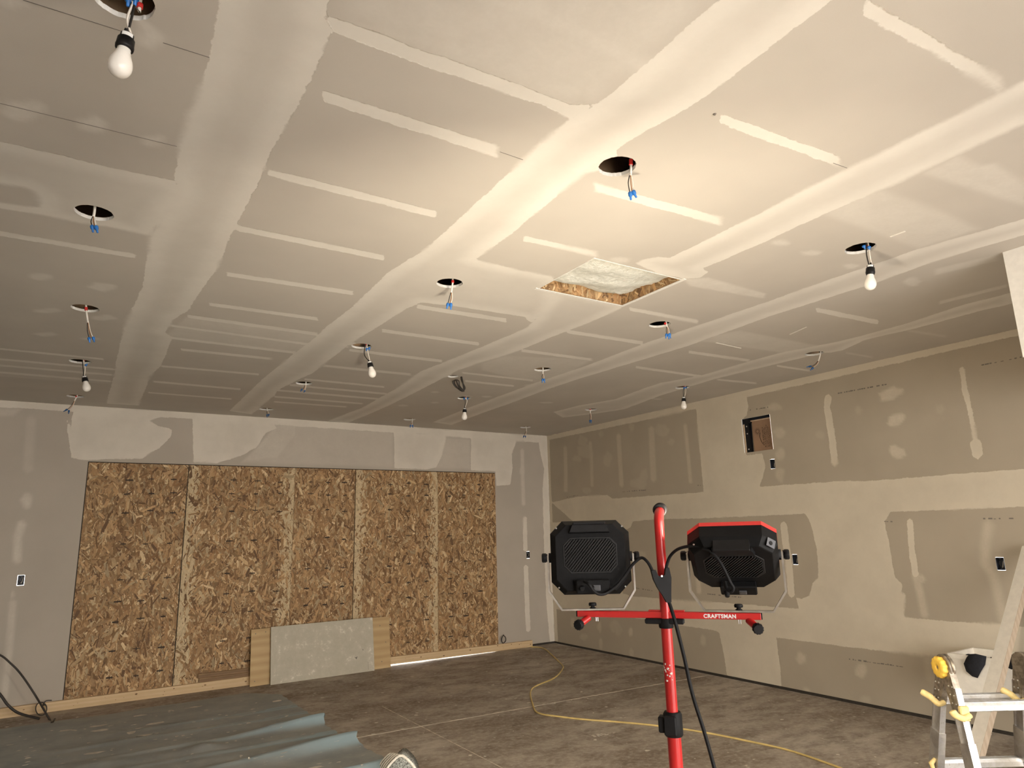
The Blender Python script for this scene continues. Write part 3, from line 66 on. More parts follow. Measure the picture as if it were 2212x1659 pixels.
CABLES = [([(-0.978, 8.512, 0.5882), (-0.8808, 8.45, 0.6698), (-0.7009, 8.3, 0.7007), (-0.5879, 8.2, 0.6764), (-0.441, 8.15, 0.6143), (-0.3553, 8.12, 0.5402), (-0.2633, 8.1, 0.4357), (-0.1371, 8.05, 0.2515), (-0.004, 8.12, 0.01), (0.021, 7.942, 0.008), (0.04, 8.086, 0.008)], 0.0085, 'dark cable bowing down from the left edge to a hooked end at the drop cloth'), ([(-0.9367, 8.508, 0.5236), (-0.7957, 8.43, 0.5337), (-0.5293, 8.3, 0.3832), (-0.4085, 8.25, 0.2553), (-0.3344, 8.24, 0.1509), (-0.2414, 8.22, 0.0731), (-0.08, 8.16, 0.014)], 0.012, 'thick dark cable dropping from the left edge onto the bare concrete'), ([(0.0013, 8.45, 0.11), (-0.0439, 8.45, 0.1122), (-0.0668, 8.44, 0.0839), (-0.0441, 8.43, 0.0778), (-0.0338, 8.426, 0.0509), (-0.0337, 8.422, 0.024), (-0.0437, 8.418, 0.0034), (-0.0616, 8.414, -0.0058), (-0.0831, 8.41, -0.0016), (-0.1033, 8.406, 0.0153), (-0.1176, 8.402, 0.0411), (-0.1227, 8.398, 0.07), (-0.1176, 8.394, 0.0957), (-0.1032, 8.39, 0.1125), (-0.083, 8.386, 0.1167), (-0.0614, 8.382, 0.1073), (-0.0435, 8.378, 0.0867), (-0.0335, 8.374, 0.0599), (-0.0336, 8.37, 0.0332), (-0.0437, 8.366, 0.013), (-0.0616, 8.362, 0.004), (-0.0829, 8.358, 0.0085), (-0.103, 8.354, 0.0254), (-0.117, 8.35, 0.0512), (-0.122, 8.346, 0.08), (-0.1167, 8.342, 0.1054), (-0.1023, 8.338, 0.1219), (-0.0821, 8.334, 0.1257), (-0.0606, 8.33, 0.1162)], 0.0045, 'small coil of thin dark wire in front of the left bottom board'), ([(5.181, 8.465, 0.1057), (5.1718, 8.46, 0.1556), (5.1956, 8.46, 0.2018), (5.2326, 8.46, 0.1738), (5.2313, 8.46, 0.1253), (5.1855, 8.46, 0.1058), (5.1632, 8.458, 0.1627), (5.2023, 8.458, 0.2135)], 0.006, 'little dark wire loop above the right bottom board near the corner')]

# ------------------------------------------------------------------ helpers
def obj(name, data, parent=None):
    o = bpy.data.objects.new(name, data)
    COL.objects.link(o)
    if parent is not None:
        o.parent = parent
    return o

def thing(name, label, cat, loc=(0, 0, 0), rz=0.0, group=None):
    o = obj(name, None)
    o.location = loc
    o.rotation_euler = (0, 0, rz)
    o.empty_display_size = 0.05
    o['label'] = label
    o['category'] = cat
    if group:
        o['group'] = group
    o_mat = Matrix.Translation(Vector(loc)) @ Matrix.Rotation(rz, 4, 'Z')
    LOCAL[o.name] = o_mat.inverted()
    return o
LOCAL = {}

def tag(o, label, cat, group=None):
    o['label'] = label
    o['category'] = cat
    if group:
        o['group'] = group
    return o

class MB:
    """collects vertices and faces of one mesh"""
    def __init__(s, mat=None):
        s.v = []; s.f = []; s.m = mat; s.smooth = []; s.mi = []
    def add(s, verts, faces, smooth=False, mi=0):
        n = len(s.v)
        for p in verts:
            p = Vector(p)
            s.v.append(s.m @ p if s.m is not None else p)
        for f in faces:
            s.f.append([i + n for i in f]); s.smooth.append(smooth); s.mi.append(mi)
    def box(s, a, b, mi=0, bev=0.0):
        x0, y0, z0 = a; x1, y1, z1 = b
        if x0 > x1: x0, x1 = x1, x0
        if y0 > y1: y0, y1 = y1, y0
        if z0 > z1: z0, z1 = z1, z0
        if bev <= 0:
            V = [(x0,y0,z0),(x1,y0,z0),(x1,y1,z0),(x0,y1,z0),(x0,y0,z1),(x1,y0,z1),(x1,y1,z1),(x0,y1,z1)]
            s.add(V, [(0,3,2,1),(4,5,6,7),(0,1,5,4),(1,2,6,5),(2,3,7,6),(3,0,4,7)], mi=mi)
            return
        b_ = bev
        V = []; idx = {}
        for ix, (x, sx) in enumerate(((x0, 1), (x1, -1))):
            for iy, (y, sy) in enumerate(((y0, 1), (y1, -1))):
                for iz, (z, sz) in enumerate(((z0, 1), (z1, -1))):
                    idx[ix,iy,iz,0] = len(V); V.append((x, y + sy*b_, z + sz*b_))
                    idx[ix,iy,iz,1] = len(V); V.append((x + sx*b_, y, z + sz*b_))
                    idx[ix,iy,iz,2] = len(V); V.append((x + sx*b_, y + sy*b_, z))
        F = []
        for i in (0, 1):
            F.append([idx[i,0,0,0], idx[i,1,0,0], idx[i,1,1,0], idx[i,0,1,0]])
            F.append([idx[0,i,0,1], idx[1,i,0,1], idx[1,i,1,1], idx[0,i,1,1]])
            F.append([idx[0,0,i,2], idx[1,0,i,2], idx[1,1,i,2], idx[0,1,i,2]])
            for j in (0, 1):
                F.append([idx[i,j,0,0], idx[i,j,1,0], idx[i,j,1,1], idx[i,j,0,1]])
                F.append([idx[i,0,j,0], idx[i,1,j,0], idx[i,1,j,2], idx[i,0,j,2]])
                F.append([idx[0,i,j,1], idx[1,i,j,1], idx[1,i,j,2], idx[0,i,j,2]])
                for k in (0, 1):
                    F.append([idx[i,j,k,0], idx[i,j,k,1], idx[i,j,k,2]])
        s.add(V, F, mi=mi)
    def tube(s, pts, r, n=8, caps=True, mi=0, closed=False):
        pts = [Vector(p) for p in pts]
        rs = r if isinstance(r, (list, tuple)) else [r] * len(pts)
        V = []; F = []
        up = None
        m = len(pts)
        for i, p in enumerate(pts):
            a = pts[i-1] if (i > 0 or closed) else p
            b = pts[(i+1) % m] if (i < m-1 or closed) else p
            d = (b - a)
            if d.length < 1e-9: d = Vector((0, 0, 1))
            d.normalize()
            if up is None:
                up = d.orthogonal().normalized()
            up = (up - d * up.dot(d))
            if up.length < 1e-6: up = d.orthogonal()
            up.normalize()
            w = d.cross(up)
            for k in range(n):
                t = 2*math.pi*k/n
                V.append(p + (up*math.cos(t) + w*math.sin(t)) * rs[i])
        for i in range(m if closed else m-1):
            j = (i+1) % m
            for k in range(n):
                F.append((i*n+k, i*n+(k+1)%n, j*n+(k+1)%n, j*n+k))
        s.add(V, F, True, mi)
        if caps and not closed:
            s.add(V[:n], [tuple(range(n))[::-1]], False, mi)
            s.add(V[-n:], [tuple(range(n))], False, mi)
    def lathe(s, base, axis, prof, n=20, mi=0, caps=True, ripple=0.0, nrip=0):
        """prof: list of (distance along axis, radius)"""
        base = Vector(base); axis = Vector(axis).normalized()
        u = axis.orthogonal().normalized(); w = axis.cross(u)
        V = []; F = []
        for h, r in prof:
            for k in range(n):
                t = 2*math.pi*k/n
                rr = r*(1 + ripple*math.cos(nrip*t)) if nrip else r
                V.append(base + axis*h + (u*math.cos(t) + w*math.sin(t))*rr)
        for i in range(len(prof)-1):
            for k in range(n):
                F.append((i*n+k, i*n+(k+1)%n, (i+1)*n+(k+1)%n, (i+1)*n+k))
        s.add(V, F, True, mi)
        if caps:
            s.add(V[:n], [tuple(range(n))[::-1]], False, mi)
            s.add(V[-n:], [tuple(range(n))], False, mi)
    def prism(s, poly, off, mi=0):
        """poly: 3D points of one face, off: vector to the other face"""
        n = len(poly); off = Vector(off)
        V = [Vector(p) for p in poly] + [Vector(p) + off for p in poly]
        F = [tuple(range(n))[::-1], tuple(range(n, 2*n))] + [(i, (i+1)%n, n+(i+1)%n, n+i) for i in range(n)]
        s.add(V, F, mi=mi)
    def loft(s, rings, mi=0, cap0=True, cap1=True, smooth=False):
        n = len(rings[0]); V = [p for r in rings for p in r]; F = []
        for i in range(len(rings)-1):
            for k in range(n):
                F.append((i*n+k, i*n+(k+1)%n, (i+1)*n+(k+1)%n, (i+1)*n+k))
        if cap0: F.append(tuple(range(n))[::-1])
        if cap1: F.append(tuple(range((len(rings)-1)*n, len(rings)*n)))
        s.add(V, F, smooth, mi)
    def stuff(s, name, mats, parent=None, world=False):
        o = s.build(name, mats, parent, world); o['kind'] = 'stuff'
        return o
    def build(s, name, mats, parent=None, world=False):
        """world=True: the points were given in world coordinates"""
        V = s.v
        if world and parent is not None:
            p = parent
            while p.parent is not None: p = p.parent
            inv = LOCAL[p.name]
            V = [inv @ q for q in V]
        me = bpy.data.meshes.new(name)
        me.from_pydata([tuple(q) for q in V], [], s.f)
        if not isinstance(mats, (list, tuple)): mats = [mats]
        for m in mats: me.materials.append(m)
        me.polygons.foreach_set('use_smooth', s.smooth)
        me.polygons.foreach_set('material_index', s.mi)
        me.update()
        return obj(name, me, parent)

def smooth_path(pts, k=4):
    """Catmull-Rom through the points"""
    P = [Vector(p) for p in pts]
    if len(P) < 3: return P
    out = []
    for i in range(len(P)-1):
        p0 = P[max(0, i-1)]; p1 = P[i]; p2 = P[i+1]; p3 = P[min(len(P)-1, i+2)]
        for j in range(k):
            t = j/k
            out.append(0.5*((2*p1) + (p2-p0)*t + (2*p0-5*p1+4*p2-p3)*t*t + (3*p1-p0-3*p2+p3)*t**3))
    out.append(P[-1])
    return out

# ------------------------------------------------------------------ materials
def new_mat(name):
    m = bpy.data.materials.new(name); m.use_nodes = True
    nt = m.node_tree
    return m, nt, nt.nodes['Principled BSDF']

def N(nt, t, **kw):
    n = nt.nodes.new(t)
    for k, v in kw.items():
        if k in n.inputs: n.inputs[k].default_value = v
        else: setattr(n, k, v)
    return n

def L(nt, a, b): nt.links.new(a, b)

def noise(nt, scale, detail=3.0, rough=0.55, vec=None):
    n = N(nt, 'ShaderNodeTexNoise'); n.inputs['Scale'].default_value = scale
    n.inputs['Detail'].default_value = detail; n.inputs['Roughness'].default_value = rough
    if vec is not None: L(nt, vec, n.inputs['Vector'])
    return n.outputs['Fac']

def math_(nt, op, a, b=None, c=None, clamp=False):
    n = nt.nodes.new('ShaderNodeMath'); n.operation = op; n.use_clamp = clamp
    for i, x in enumerate((a, b, c)):
        if x is None: continue
        if isinstance(x, (int, float)): n.inputs[i].default_value = x
        else: L(nt, x, n.inputs[i])
    return n.outputs[0]

def mrange(nt, x, a, b, c=0.0, d=1.0, smooth=True):
    n = nt.nodes.new('ShaderNodeMapRange')
    n.interpolation_type = 'SMOOTHSTEP' if smooth else 'LINEAR'
    n.inputs['From Min'].default_value = a; n.inputs['From Max'].default_value = b
    n.inputs['To Min'].default_value = c; n.inputs['To Max'].default_value = d
    L(nt, x, n.inputs['Value'])
    return n.outputs['Result']

def mixc(nt, f, a, b):
    n = nt.nodes.new('ShaderNodeMix'); n.data_type = 'RGBA'
    for s_, x in ((n.inputs['Factor'], f), (n.inputs['A'], a), (n.inputs['B'], b)): pass
    ins = [i for i in n.inputs if i.enabled]
    fa, A, B = [i for i in n.inputs if i.name == 'Factor' and i.type == 'VALUE'][0], [i for i in n.inputs if i.name == 'A' and i.type == 'RGBA'][0], [i for i in n.inputs if i.name == 'B' and i.type == 'RGBA'][0]
    for s_, x in ((fa, f), (A, a), (B, b)):
        if isinstance(x, (int, float)): s_.default_value = x
        elif isinstance(x, tuple): s_.default_value = x if len(x) == 4 else (*x, 1)
        else: L(nt, x, s_)
    return [o for o in n.outputs if o.type == 'RGBA'][0]

def plain(name, col, rough=0.6, metal=0.0, spec=0.5, var=0.12, scale=25, bump=0.0):
    m, nt, bs = new_mat(name)
    tc = N(nt, 'ShaderNodeTexCoord')
    f = noise(nt, scale, 4, 0.6, tc.outputs['Object'])
    a = tuple(c*(1-var) for c in col); b = tuple(min(1, c*(1+var)) for c in col)
    L(nt, mixc(nt, mrange(nt, f, .3, .7), a, b), bs.inputs['Base Color'])
    bs.inputs['Roughness'].default_value = rough
    bs.inputs['Metallic'].default_value = metal
    bs.inputs['Specular IOR Level'].default_value = spec
    if bump:
        bp = N(nt, 'ShaderNodeBump'); bp.inputs['Strength'].default_value = bump; bp.inputs['Distance'].default_value = 0.002
        L(nt, f, bp.inputs['Height']); L(nt, bp.outputs['Normal'], bs.inputs['Normal'])
    return m

PAPER = (0.49, 0.445, 0.385)
MUD = (0.74, 0.69, 0.61)
def drywall(name, paper=PAPER, mud=MUD, mid=.80):
    m, nt, bs = new_mat(name)
    geo = N(nt, 'ShaderNodeNewGeometry'); P = geo.outputs['Position']
    am = N(nt, 'ShaderNodeAttribute', attribute_name='mud').outputs['Fac']
    at = N(nt, 'ShaderNodeAttribute', attribute_name='thin').outputs['Fac']
    n1 = noise(nt, 9, 5, 0.65, P); n2 = noise(nt, 55, 4, 0.6, P); n3 = noise(nt, 2.2, 3, .5, P)
    w = math_(nt, 'ADD', math_(nt, 'MULTIPLY', math_(nt, 'SUBTRACT', n1, .5), .030), math_(nt, 'MULTIPLY', math_(nt, 'SUBTRACT', n2, .5), .016))
    s = math_(nt, 'ADD', am, w)
    n4 = noise(nt, 1.3, 4, .6, P); n5 = noise(nt, 5.5, 5, .7, P)
    soft = mrange(nt, n4, .50, .66, .003, .030)
    mr = nt.nodes.new('ShaderNodeMapRange'); mr.interpolation_type = 'SMOOTHSTEP'
    L(nt, s, mr.inputs['Value']); L(nt, math_(nt, 'MULTIPLY', soft, -.8), mr.inputs['From Min']); L(nt, soft, mr.inputs['From Max'])
    f = mr.outputs['Result']
    # trowelled mud is a little thinner towards the middle of wide bands
    inner = mrange(nt, s, .02, .13, 1.0, mid)
    streak = math_(nt, 'MULTIPLY', mrange(nt, n3, .25, .75, .86, 1.08), mrange(nt, n5, .3, .7, .88, 1.06))
    fm = math_(nt, 'MULTIPLY', math_(nt, 'MULTIPLY', f, inner), streak)
    ft = math_(nt, 'MULTIPLY', at, mrange(nt, n2, .25, .75, .85, 1.05))
    ft = math_(nt, 'MULTIPLY', ft, mrange(nt, n1, .25, .7, .7, 1.1))
    fac = math_(nt, 'MAXIMUM', fm, ft, clamp=True)
    pc = mixc(nt, mrange(nt, n3, .2, .8), tuple(c*.95 for c in paper), tuple(c*1.04 for c in paper))
    sp = noise(nt, 420, 2, .5, P)
    pc = mixc(nt, mrange(nt, sp, .3, .7, 0, .10), pc, tuple(c*.7 for c in paper))
    c = mixc(nt, fac, pc, mud)
    L(nt, c, bs.inputs['Base Color'])
    bs.inputs['Roughness'].default_value = .85
    bs.inputs['Specular IOR Level'].default_value = .25
    bp = N(nt, 'ShaderNodeBump'); bp.inputs['Strength'].default_value = .4; bp.inputs['Distance'].default_value = .0025
    hgt = math_(nt, 'ADD', math_(nt, 'MULTIPLY', f, .8), math_(nt, 'MULTIPLY', n2, .08))
    L(nt, hgt, bp.inputs['Height']); L(nt, bp.outputs['Normal'], bs.inputs['Normal'])
    return m

M = {}
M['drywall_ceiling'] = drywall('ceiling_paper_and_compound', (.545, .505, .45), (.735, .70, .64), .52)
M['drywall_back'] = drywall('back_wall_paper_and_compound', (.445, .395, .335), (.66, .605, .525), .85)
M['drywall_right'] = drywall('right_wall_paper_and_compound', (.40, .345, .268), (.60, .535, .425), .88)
M['gypsum'] = plain('gypsum_core', (.74, .72, .68), .9, var=.08, scale=60)
M['white_paint'] = plain('white_primer', (.74, .72, .68), .6, var=.04)
M['black'] = plain('black_plastic', (.008, .008, .009), .45, spec=.25, var=.25, scale=40)
M['black_lamp'] = plain('black_cast_housing', (.0055, .0055, .006), .6, spec=.18, var=.2, scale=90, bump=.15)
M['black_slat'] = plain('black_slat', (.016, .016, .0165), .5, spec=.3, var=.2)
M['rubber'] = plain('black_rubber', (.009, .009, .010), .6, spec=.22, var=.2)
M['red'] = plain('red_powder_coat', (.52, .020, .020), .28, var=.08, scale=12)
M['red_bezel'] = plain('red_bezel', (.66, .04, .035), .4, var=.06)
M['steel'] = plain('zinc_steel', (.50, .47, .43), .36, .9, var=.15, scale=30)
M['bright'] = plain('bright_screw', (.75, .75, .75), .3, 1.0, var=.05)
M['grey_switch'] = plain('grey_switch', (.07, .07, .073), .4, var=.1)
M['grey_label'] = plain('grey_label', (.085, .087, .10), .5, var=.05)
M['white_label'] = plain('white_label', (.75, .75, .74), .5, var=.05)
M['ink'] = plain('printed_ink', (.17, .15, .13), .8, var=.1)
M['dark_ink'] = plain('dark_board_print', (.035, .022, .015), .8, var=.1)
M['pencil'] = plain('pencil_line', (.19, .17, .155), .9, var=.2)
M['mud_ridge'] = plain('raised_compound', (.80, .77, .71), .75, var=.05)
M['cable_white'] = plain('white_cable_sheath', (.78, .74, .68), .45, var=.08)
M['wire_white'] = plain('white_wire', (.76, .70, .62), .4, var=.08)
M['wire_black'] = plain('black_wire', (.02, .017, .015), .4, var=.2)
M['wire_copper'] = plain('bare_copper_wire', (.50, .27, .14), .4, .8, var=.1)
M['wire_nut'] = plain('blue_wire_nut', (.018, .15, .48), .4, var=.12)
M['wire_nut_dark'] = plain('dark_blue_wire_nut', (.02, .09, .24), .4, var=.15)
M['red_sleeve'] = plain('red_bushing', (.60, .035, .03), .45, var=.1)
M['bulb_glass'] = plain('frosted_bulb', (.86, .83, .78), .22, var=.02)
M['bulb_neck'] = plain('white_bulb_collar', (.80, .78, .73), .4, var=.04)
M['wood'] = None
M['attic'] = plain('black_vapour_sheet', (.035, .037, .04), .3, var=.4, scale=6, bump=.8)
M['joist'] = plain('attic_joist_wood', (.28, .18, .10), .75, var=.25, scale=8)
M['dark_plate'] = plain('painted_gap_shade', (.03, .024, .018), .9, var=.2)  # near-black colour stands in for the unlit void behind the gaps
M['box_blue'] = plain('dark_blue_box_plastic', (.018, .022, .035), .45, var=.2)
M['yellow'] = plain('yellow_plastic', (.78, .50, .075), .5, var=.10, scale=30)
M['yellow_pale'] = plain('dusty_yellow_plastic', (.76, .60, .27), .6, var=.12, scale=40)
M['navy'] = plain('black_cloth', (.010, .011, .016), .9, var=.3, scale=60, bump=.4)
M['tub'] = plain('white_plastic', (.80, .76, .68), .45, var=.04)
M['hatch_wood'] = None

def wood(name, a, b, c, axis='X', scale=1.0, knots=True):
    m, nt, bs = new_mat(name)
    tc = N(nt, 'ShaderNodeTexCoord')
    mp = N(nt, 'ShaderNodeMapping')
    sc = {'X': (1.2, 14, 14), 'Y': (14, 1.2, 14), 'Z': (14, 14, 1.2)}[axis]
    mp.inputs['Scale'].default_value = tuple(x*scale for x in sc)
    L(nt, tc.outputs['Object'], mp.inputs['Vector'])
    g = noise(nt, 2.0, 6, .65, mp.outputs['Vector'])
    wv = N(nt, 'ShaderNodeTexWave', wave_type='BANDS', bands_direction='Z' if axis != 'Z' else 'X')
    wv.inputs['Scale'].default_value = .55; wv.inputs['Distortion'].default_value = 6; wv.inputs['Detail'].default_value = 3
    L(nt, mp.outputs['Vector'], wv.inputs['Vector'])
    col = mixc(nt, mrange(nt, g, .3, .7), a, b)
    col = mixc(nt, math_(nt, 'MULTIPLY', wv.outputs['Fac'], .4), col, c)
    if knots:
        vo = N(nt, 'ShaderNodeTexVoronoi'); vo.inputs['Scale'].default_value = 5.5
        L(nt, tc.outputs['Object'], vo.inputs['Vector'])
        k = mrange(nt, vo.outputs['Distance'], .05, .09, 1, 0)
        col = mixc(nt, math_(nt, 'MULTIPLY', k, .8), col, (.08, .045, .025))
    L(nt, col, bs.inputs['Base Color'])
    bs.inputs['Roughness'].default_value = .75
    return m
M['pine'] = wood('pine_lumber', (.56, .41, .24), (.64, .48, .30), (.48, .33, .17))
M['ply'] = wood('plywood_face', (.47, .33, .165), (.54, .39, .21), (.34, .215, .095), scale=.45, knots=False)
M['dark_wood'] = wood('weathered_lumber', (.20, .12, .06), (.30, .19, .10), (.12, .07, .035))
M['stud_edge'] = wood('painted_board_edge', (.36, .29, .22), (.42, .34, .26), (.25, .19, .13), 'Z', knots=False)

def osb_mat():
    m, nt, bs = new_mat('oriented_strand_board')
    at = N(nt, 'ShaderNodeAttribute', attribute_name='flake').outputs['Color']
    tc = N(nt, 'ShaderNodeTexCoord')
    mp = N(nt, 'ShaderNodeMapping'); mp.inputs['Scale'].default_value = (60, 60, 14)
    L(nt, tc.outputs['Object'], mp.inputs['Vector'])
    g = noise(nt, 3.0, 4, .6, mp.outputs['Vector'])
    c = mixc(nt, mrange(nt, g, .25, .75, 0, .38), at, (.10, .06, .03))
    L(nt, c, bs.inputs['Base Color']); bs.inputs['Roughness'].default_value = .7
    bs.inputs['Specular IOR Level'].default_value = .3
    return m
M['osb'] = osb_mat()

def concrete():
    m, nt, bs = new_mat('stained_concrete')
    geo = N(nt, 'ShaderNodeNewGeometry'); P = geo.outputs['Position']
    mp = N(nt, 'ShaderNodeMapping'); mp.inputs['Rotation'].default_value = (0, 0, .55); mp.inputs['Scale'].default_value = (1.0, 1.7, 1)
    L(nt, P, mp.inputs['Vector']); Q = mp.outputs['Vector']
    big = noise(nt, .75, 5, .6, Q); mid = noise(nt, 3.5, 6, .7, Q); fine = noise(nt, 24, 5, .7, P)
    c = mixc(nt, mrange(nt, big, .32, .66), (.25, .200, .155), (.45, .395, .33))
    c = mixc(nt, mrange(nt, mid, .38, .72, 0, .75), c, (.15, .113, .085))
    c = mixc(nt, mrange(nt, fine, .42, .75, 0, .55), c, (.56, .51, .43))
    vo = N(nt, 'ShaderNodeTexVoronoi'); vo.inputs['Scale'].default_value = 9.0
    L(nt, P, vo.inputs['Vector'])
    sepc = N(nt, 'ShaderNodeSeparateColor'); L(nt, vo.outputs['Color'], sepc.inputs['Color'])
    chip = math_(nt, 'MULTIPLY', mrange(nt, vo.outputs['Distance'], .04, .075, 1, 0), math_(nt, 'GREATER_THAN', sepc.outputs[0], .80))
    c = mixc(nt, math_(nt, 'MULTIPLY', chip, .85), c, (.66, .61, .54))
    L(nt, c, bs.inputs['Base Color'])
    L(nt, mrange(nt, mid, .3, .7, .5, .8), bs.inputs['Roughness'])
    bs.inputs['Specular IOR Level'].default_value = .3
    bp = N(nt, 'ShaderNodeBump'); bp.inputs['Strength'].default_value = .3; bp.inputs['Distance'].default_value = .004
    L(nt, fine, bp.inputs['Height']); L(nt, bp.outputs['Normal'], bs.inputs['Normal'])
    return m
M['concrete'] = concrete()
M['joint'] = plain('pale_joint_dust', (.60, .54, .45), .9, var=.3, scale=9)

def tarp_mat():
    m, nt, bs = new_mat('dusty_blue_drop_cloth')
    geo = N(nt, 'ShaderNodeNewGeometry'); P = geo.outputs['Position']
    cl = N(nt, 'ShaderNodeAttribute', attribute_name='lit_clean').outputs['Fac']
    mp = N(nt, 'ShaderNodeMapping'); mp.inputs['Rotation'].default_value = (0, 0, -.06); mp.inputs['Scale'].default_value = (.45, 2.2, 1)
    L(nt, P, mp.inputs['Vector'])
    a = noise(nt, 3.0, 6, .65, P); b = noise(nt, 26, 4, .6, mp.outputs['Vector']); b2 = noise(nt, 5.5, 5, .65, mp.outputs['Vector'])
    dust = mixc(nt, mrange(nt, a, .3, .7), (.25, .272, .272), (.345, .358, .345))
    c = mixc(nt, cl, dust, (.32, .44, .50))  # fold sides tinted bluer, as if lit
    blob = mrange(nt, b2, .61, .68, 0, .5)
    c = mixc(nt, blob, c, (.42, .38, .30))
    spots = mrange(nt, b, .665, .70, 0, .9)
    c = mixc(nt, spots, c, (.62, .58, .50))
    L(nt, c, bs.inputs['Base Color']); bs.inputs['Roughness'].default_value = .6
    bs.inputs['Specular IOR Level'].default_value = .35
    return m
M['tarp'] = tarp_mat()
M['splatter'] = plain('dried_plaster', (.62, .58, .50), .9, var=.18, scale=12)

def alu():
    m, nt, bs = new_mat('dusty_aluminium')
    tc = N(nt, 'ShaderNodeTexCoord')
    n1 = noise(nt, 14, 5, .65, tc.outputs['Object']); n2 = noise(nt, 70, 3, .6, tc.outputs['Object'])
    c = mixc(nt, mrange(nt, n1, .35, .7), (.56, .56, .57), (.40, .375, .33))
    c = mixc(nt, mrange(nt, n2, .62, .72, 0, .5), c, (.26, .22, .17))
    L(nt, c, bs.inputs['Base Color'])
    L(nt, mrange(nt, n1, .4, .7, .9, .5), bs.inputs['Metallic'])
    L(nt, mrange(nt, n1, .3, .7, .30, .5), bs.inputs['Roughness'])
    return m
M['alu'] = alu()
M['hinge_metal'] = plain('grimy_hinge_steel', (.30, .26, .21), .45, .7, var=.35, scale=45)

def insulation_mat():
    m, nt, bs = new_mat('white_fibre_batt')
    geo = N(nt, 'ShaderNodeNewGeometry'); P = geo.outputs['Position']
    a = noise(nt, 28, 7, .72, P); b = noise(nt, 9, 5, .6, P)
    L(nt, mixc(nt, mrange(nt, a, .3, .7), (.72, .73, .66), (.90, .90, .83)), bs.inputs['Base Color'])
    bs.inputs['Roughness'].default_value = .95
    bp = N(nt, 'ShaderNodeBump'); bp.inputs['Strength'].default_value = .9; bp.inputs['Distance'].default_value = .02
    L(nt, math_(nt, 'ADD', a, b), bp.inputs['Height']); L(nt, bp.outputs['Normal'], bs.inputs['Normal'])
    return m
M['batt'] = insulation_mat()

def cardboard_mat():
    return plain('brown_cardboard', (.27, .165, .10), .8, var=.12, scale=5)
M['cardboard'] = cardboard_mat()
M['card_edge'] = plain('pale_cardboard_edge', (.50, .38, .26), .85, var=.12)
M['card_ink'] = plain('cardboard_print', (.055, .03, .018), .85, var=.1)
M['cord_yellow'] = plain('tan_yellow_cord', (.62, .47, .18), .5, var=.15, scale=8)
M['cord_gap'] = plain('dark_cord', (.03, .024, .02), .55, var=.2)
M['rag_white'] = plain('off_white_cord', (.70, .66, .58), .9, var=.15, scale=80)
M['rag_dark'] = plain('dark_rag_thread', (.035, .033, .03), .95, var=.3, scale=80)
M['rag_grey'] = plain('speckled_grey_rag', (.24, .25, .23), .95, var=.85, scale=120)
M['snow'] = plain('pale_driveway', (.75, .76, .78), .9, var=.05)

def emit(name, strength):
    m = bpy.data.materials.new(name); m.use_nodes = True
    nt = m.node_tree
    nt.nodes.remove(nt.nodes['Principled BSDF'])
    e = N(nt, 'ShaderNodeEmission'); e.inputs['Color'].default_value = LAMP_COLOR; e.inputs['Strength'].default_value = strength
    L(nt, e.outputs[0], nt.nodes['Material Output'].inputs['Surface'])
    return m
M['led_left'] = emit('led_panel_left', LAMP_LEFT)
M['led_right'] = emit('led_panel_right', LAMP_RIGHT)

# ------------------------------------------------------------------ drywall sheets with joint compound
def seg_dist(px, py, poly):
    """signed distance (positive inside) of the points to a polygon"""
    d = np.full(px.shape, 1e9); inside = np.zeros(px.shape, bool)
    n = len(poly)
    for i in range(n):
        ax, ay = poly[i]; bx, by = poly[(i+1) % n]
        ex, ey = bx-ax, by-ay
        l2 = ex*ex + ey*ey
        if l2 < 1e-12: continue
        t = np.clip(((px-ax)*ex + (py-ay)*ey)/l2, 0, 1)
        d = np.minimum(d, (px-ax-t*ex)**2 + (py-ay-t*ey)**2)
        c = ((ay > py) != (by > py))
        if abs(by-ay) > 1e-12:
            inside ^= c & (px < (bx-ax)*(py-ay)/(by-ay) + ax)
    d = np.sqrt(d)
    return np.where(inside, d, -d)

def field(U, V, polys, lo=-.08):
    """U, V: the sorted grid lines; union of the polygons' distances on the grid"""
    out = np.full((len(U), len(V)), lo)
    for p in polys:
        us = [q[0] for q in p]; vs = [q[1] for q in p]
        i0, i1 = np.searchsorted(U, [min(us)-.1, max(us)+.1]); j0, j1 = np.searchsorted(V, [min(vs)-.1, max(vs)+.1])
        if i1 <= i0 or j1 <= j0: continue
        X, Y = np.meshgrid(U[i0:i1], V[j0:j1], indexing='ij')
        s = seg_dist(X, Y, p)
        out[i0:i1, j0:j1] = np.maximum(out[i0:i1, j0:j1], np.clip(s, lo, .4))
    return out

def feathered(U, V, items):
    out = np.zeros((len(U), len(V)))
    for p, a, f in items:
        us = [q[0] for q in p]; vs = [q[1] for q in p]
        i0, i1 = np.searchsorted(U, [min(us)-.1, max(us)+.1]); j0, j1 = np.searchsorted(V, [min(vs)-.1, max(vs)+.1])
        if i1 <= i0 or j1 <= j0: continue
        X, Y = np.meshgrid(U[i0:i1], V[j0:j1], indexing='ij')
        s = seg_dist(X, Y, p)
        t = np.clip((s + f*.5)/(f*1.2 + 1e-4), 0, 1)
        out[i0:i1, j0:j1] = np.maximum(out[i0:i1, j0:j1], a*t*t*(3-2*t))
    return out

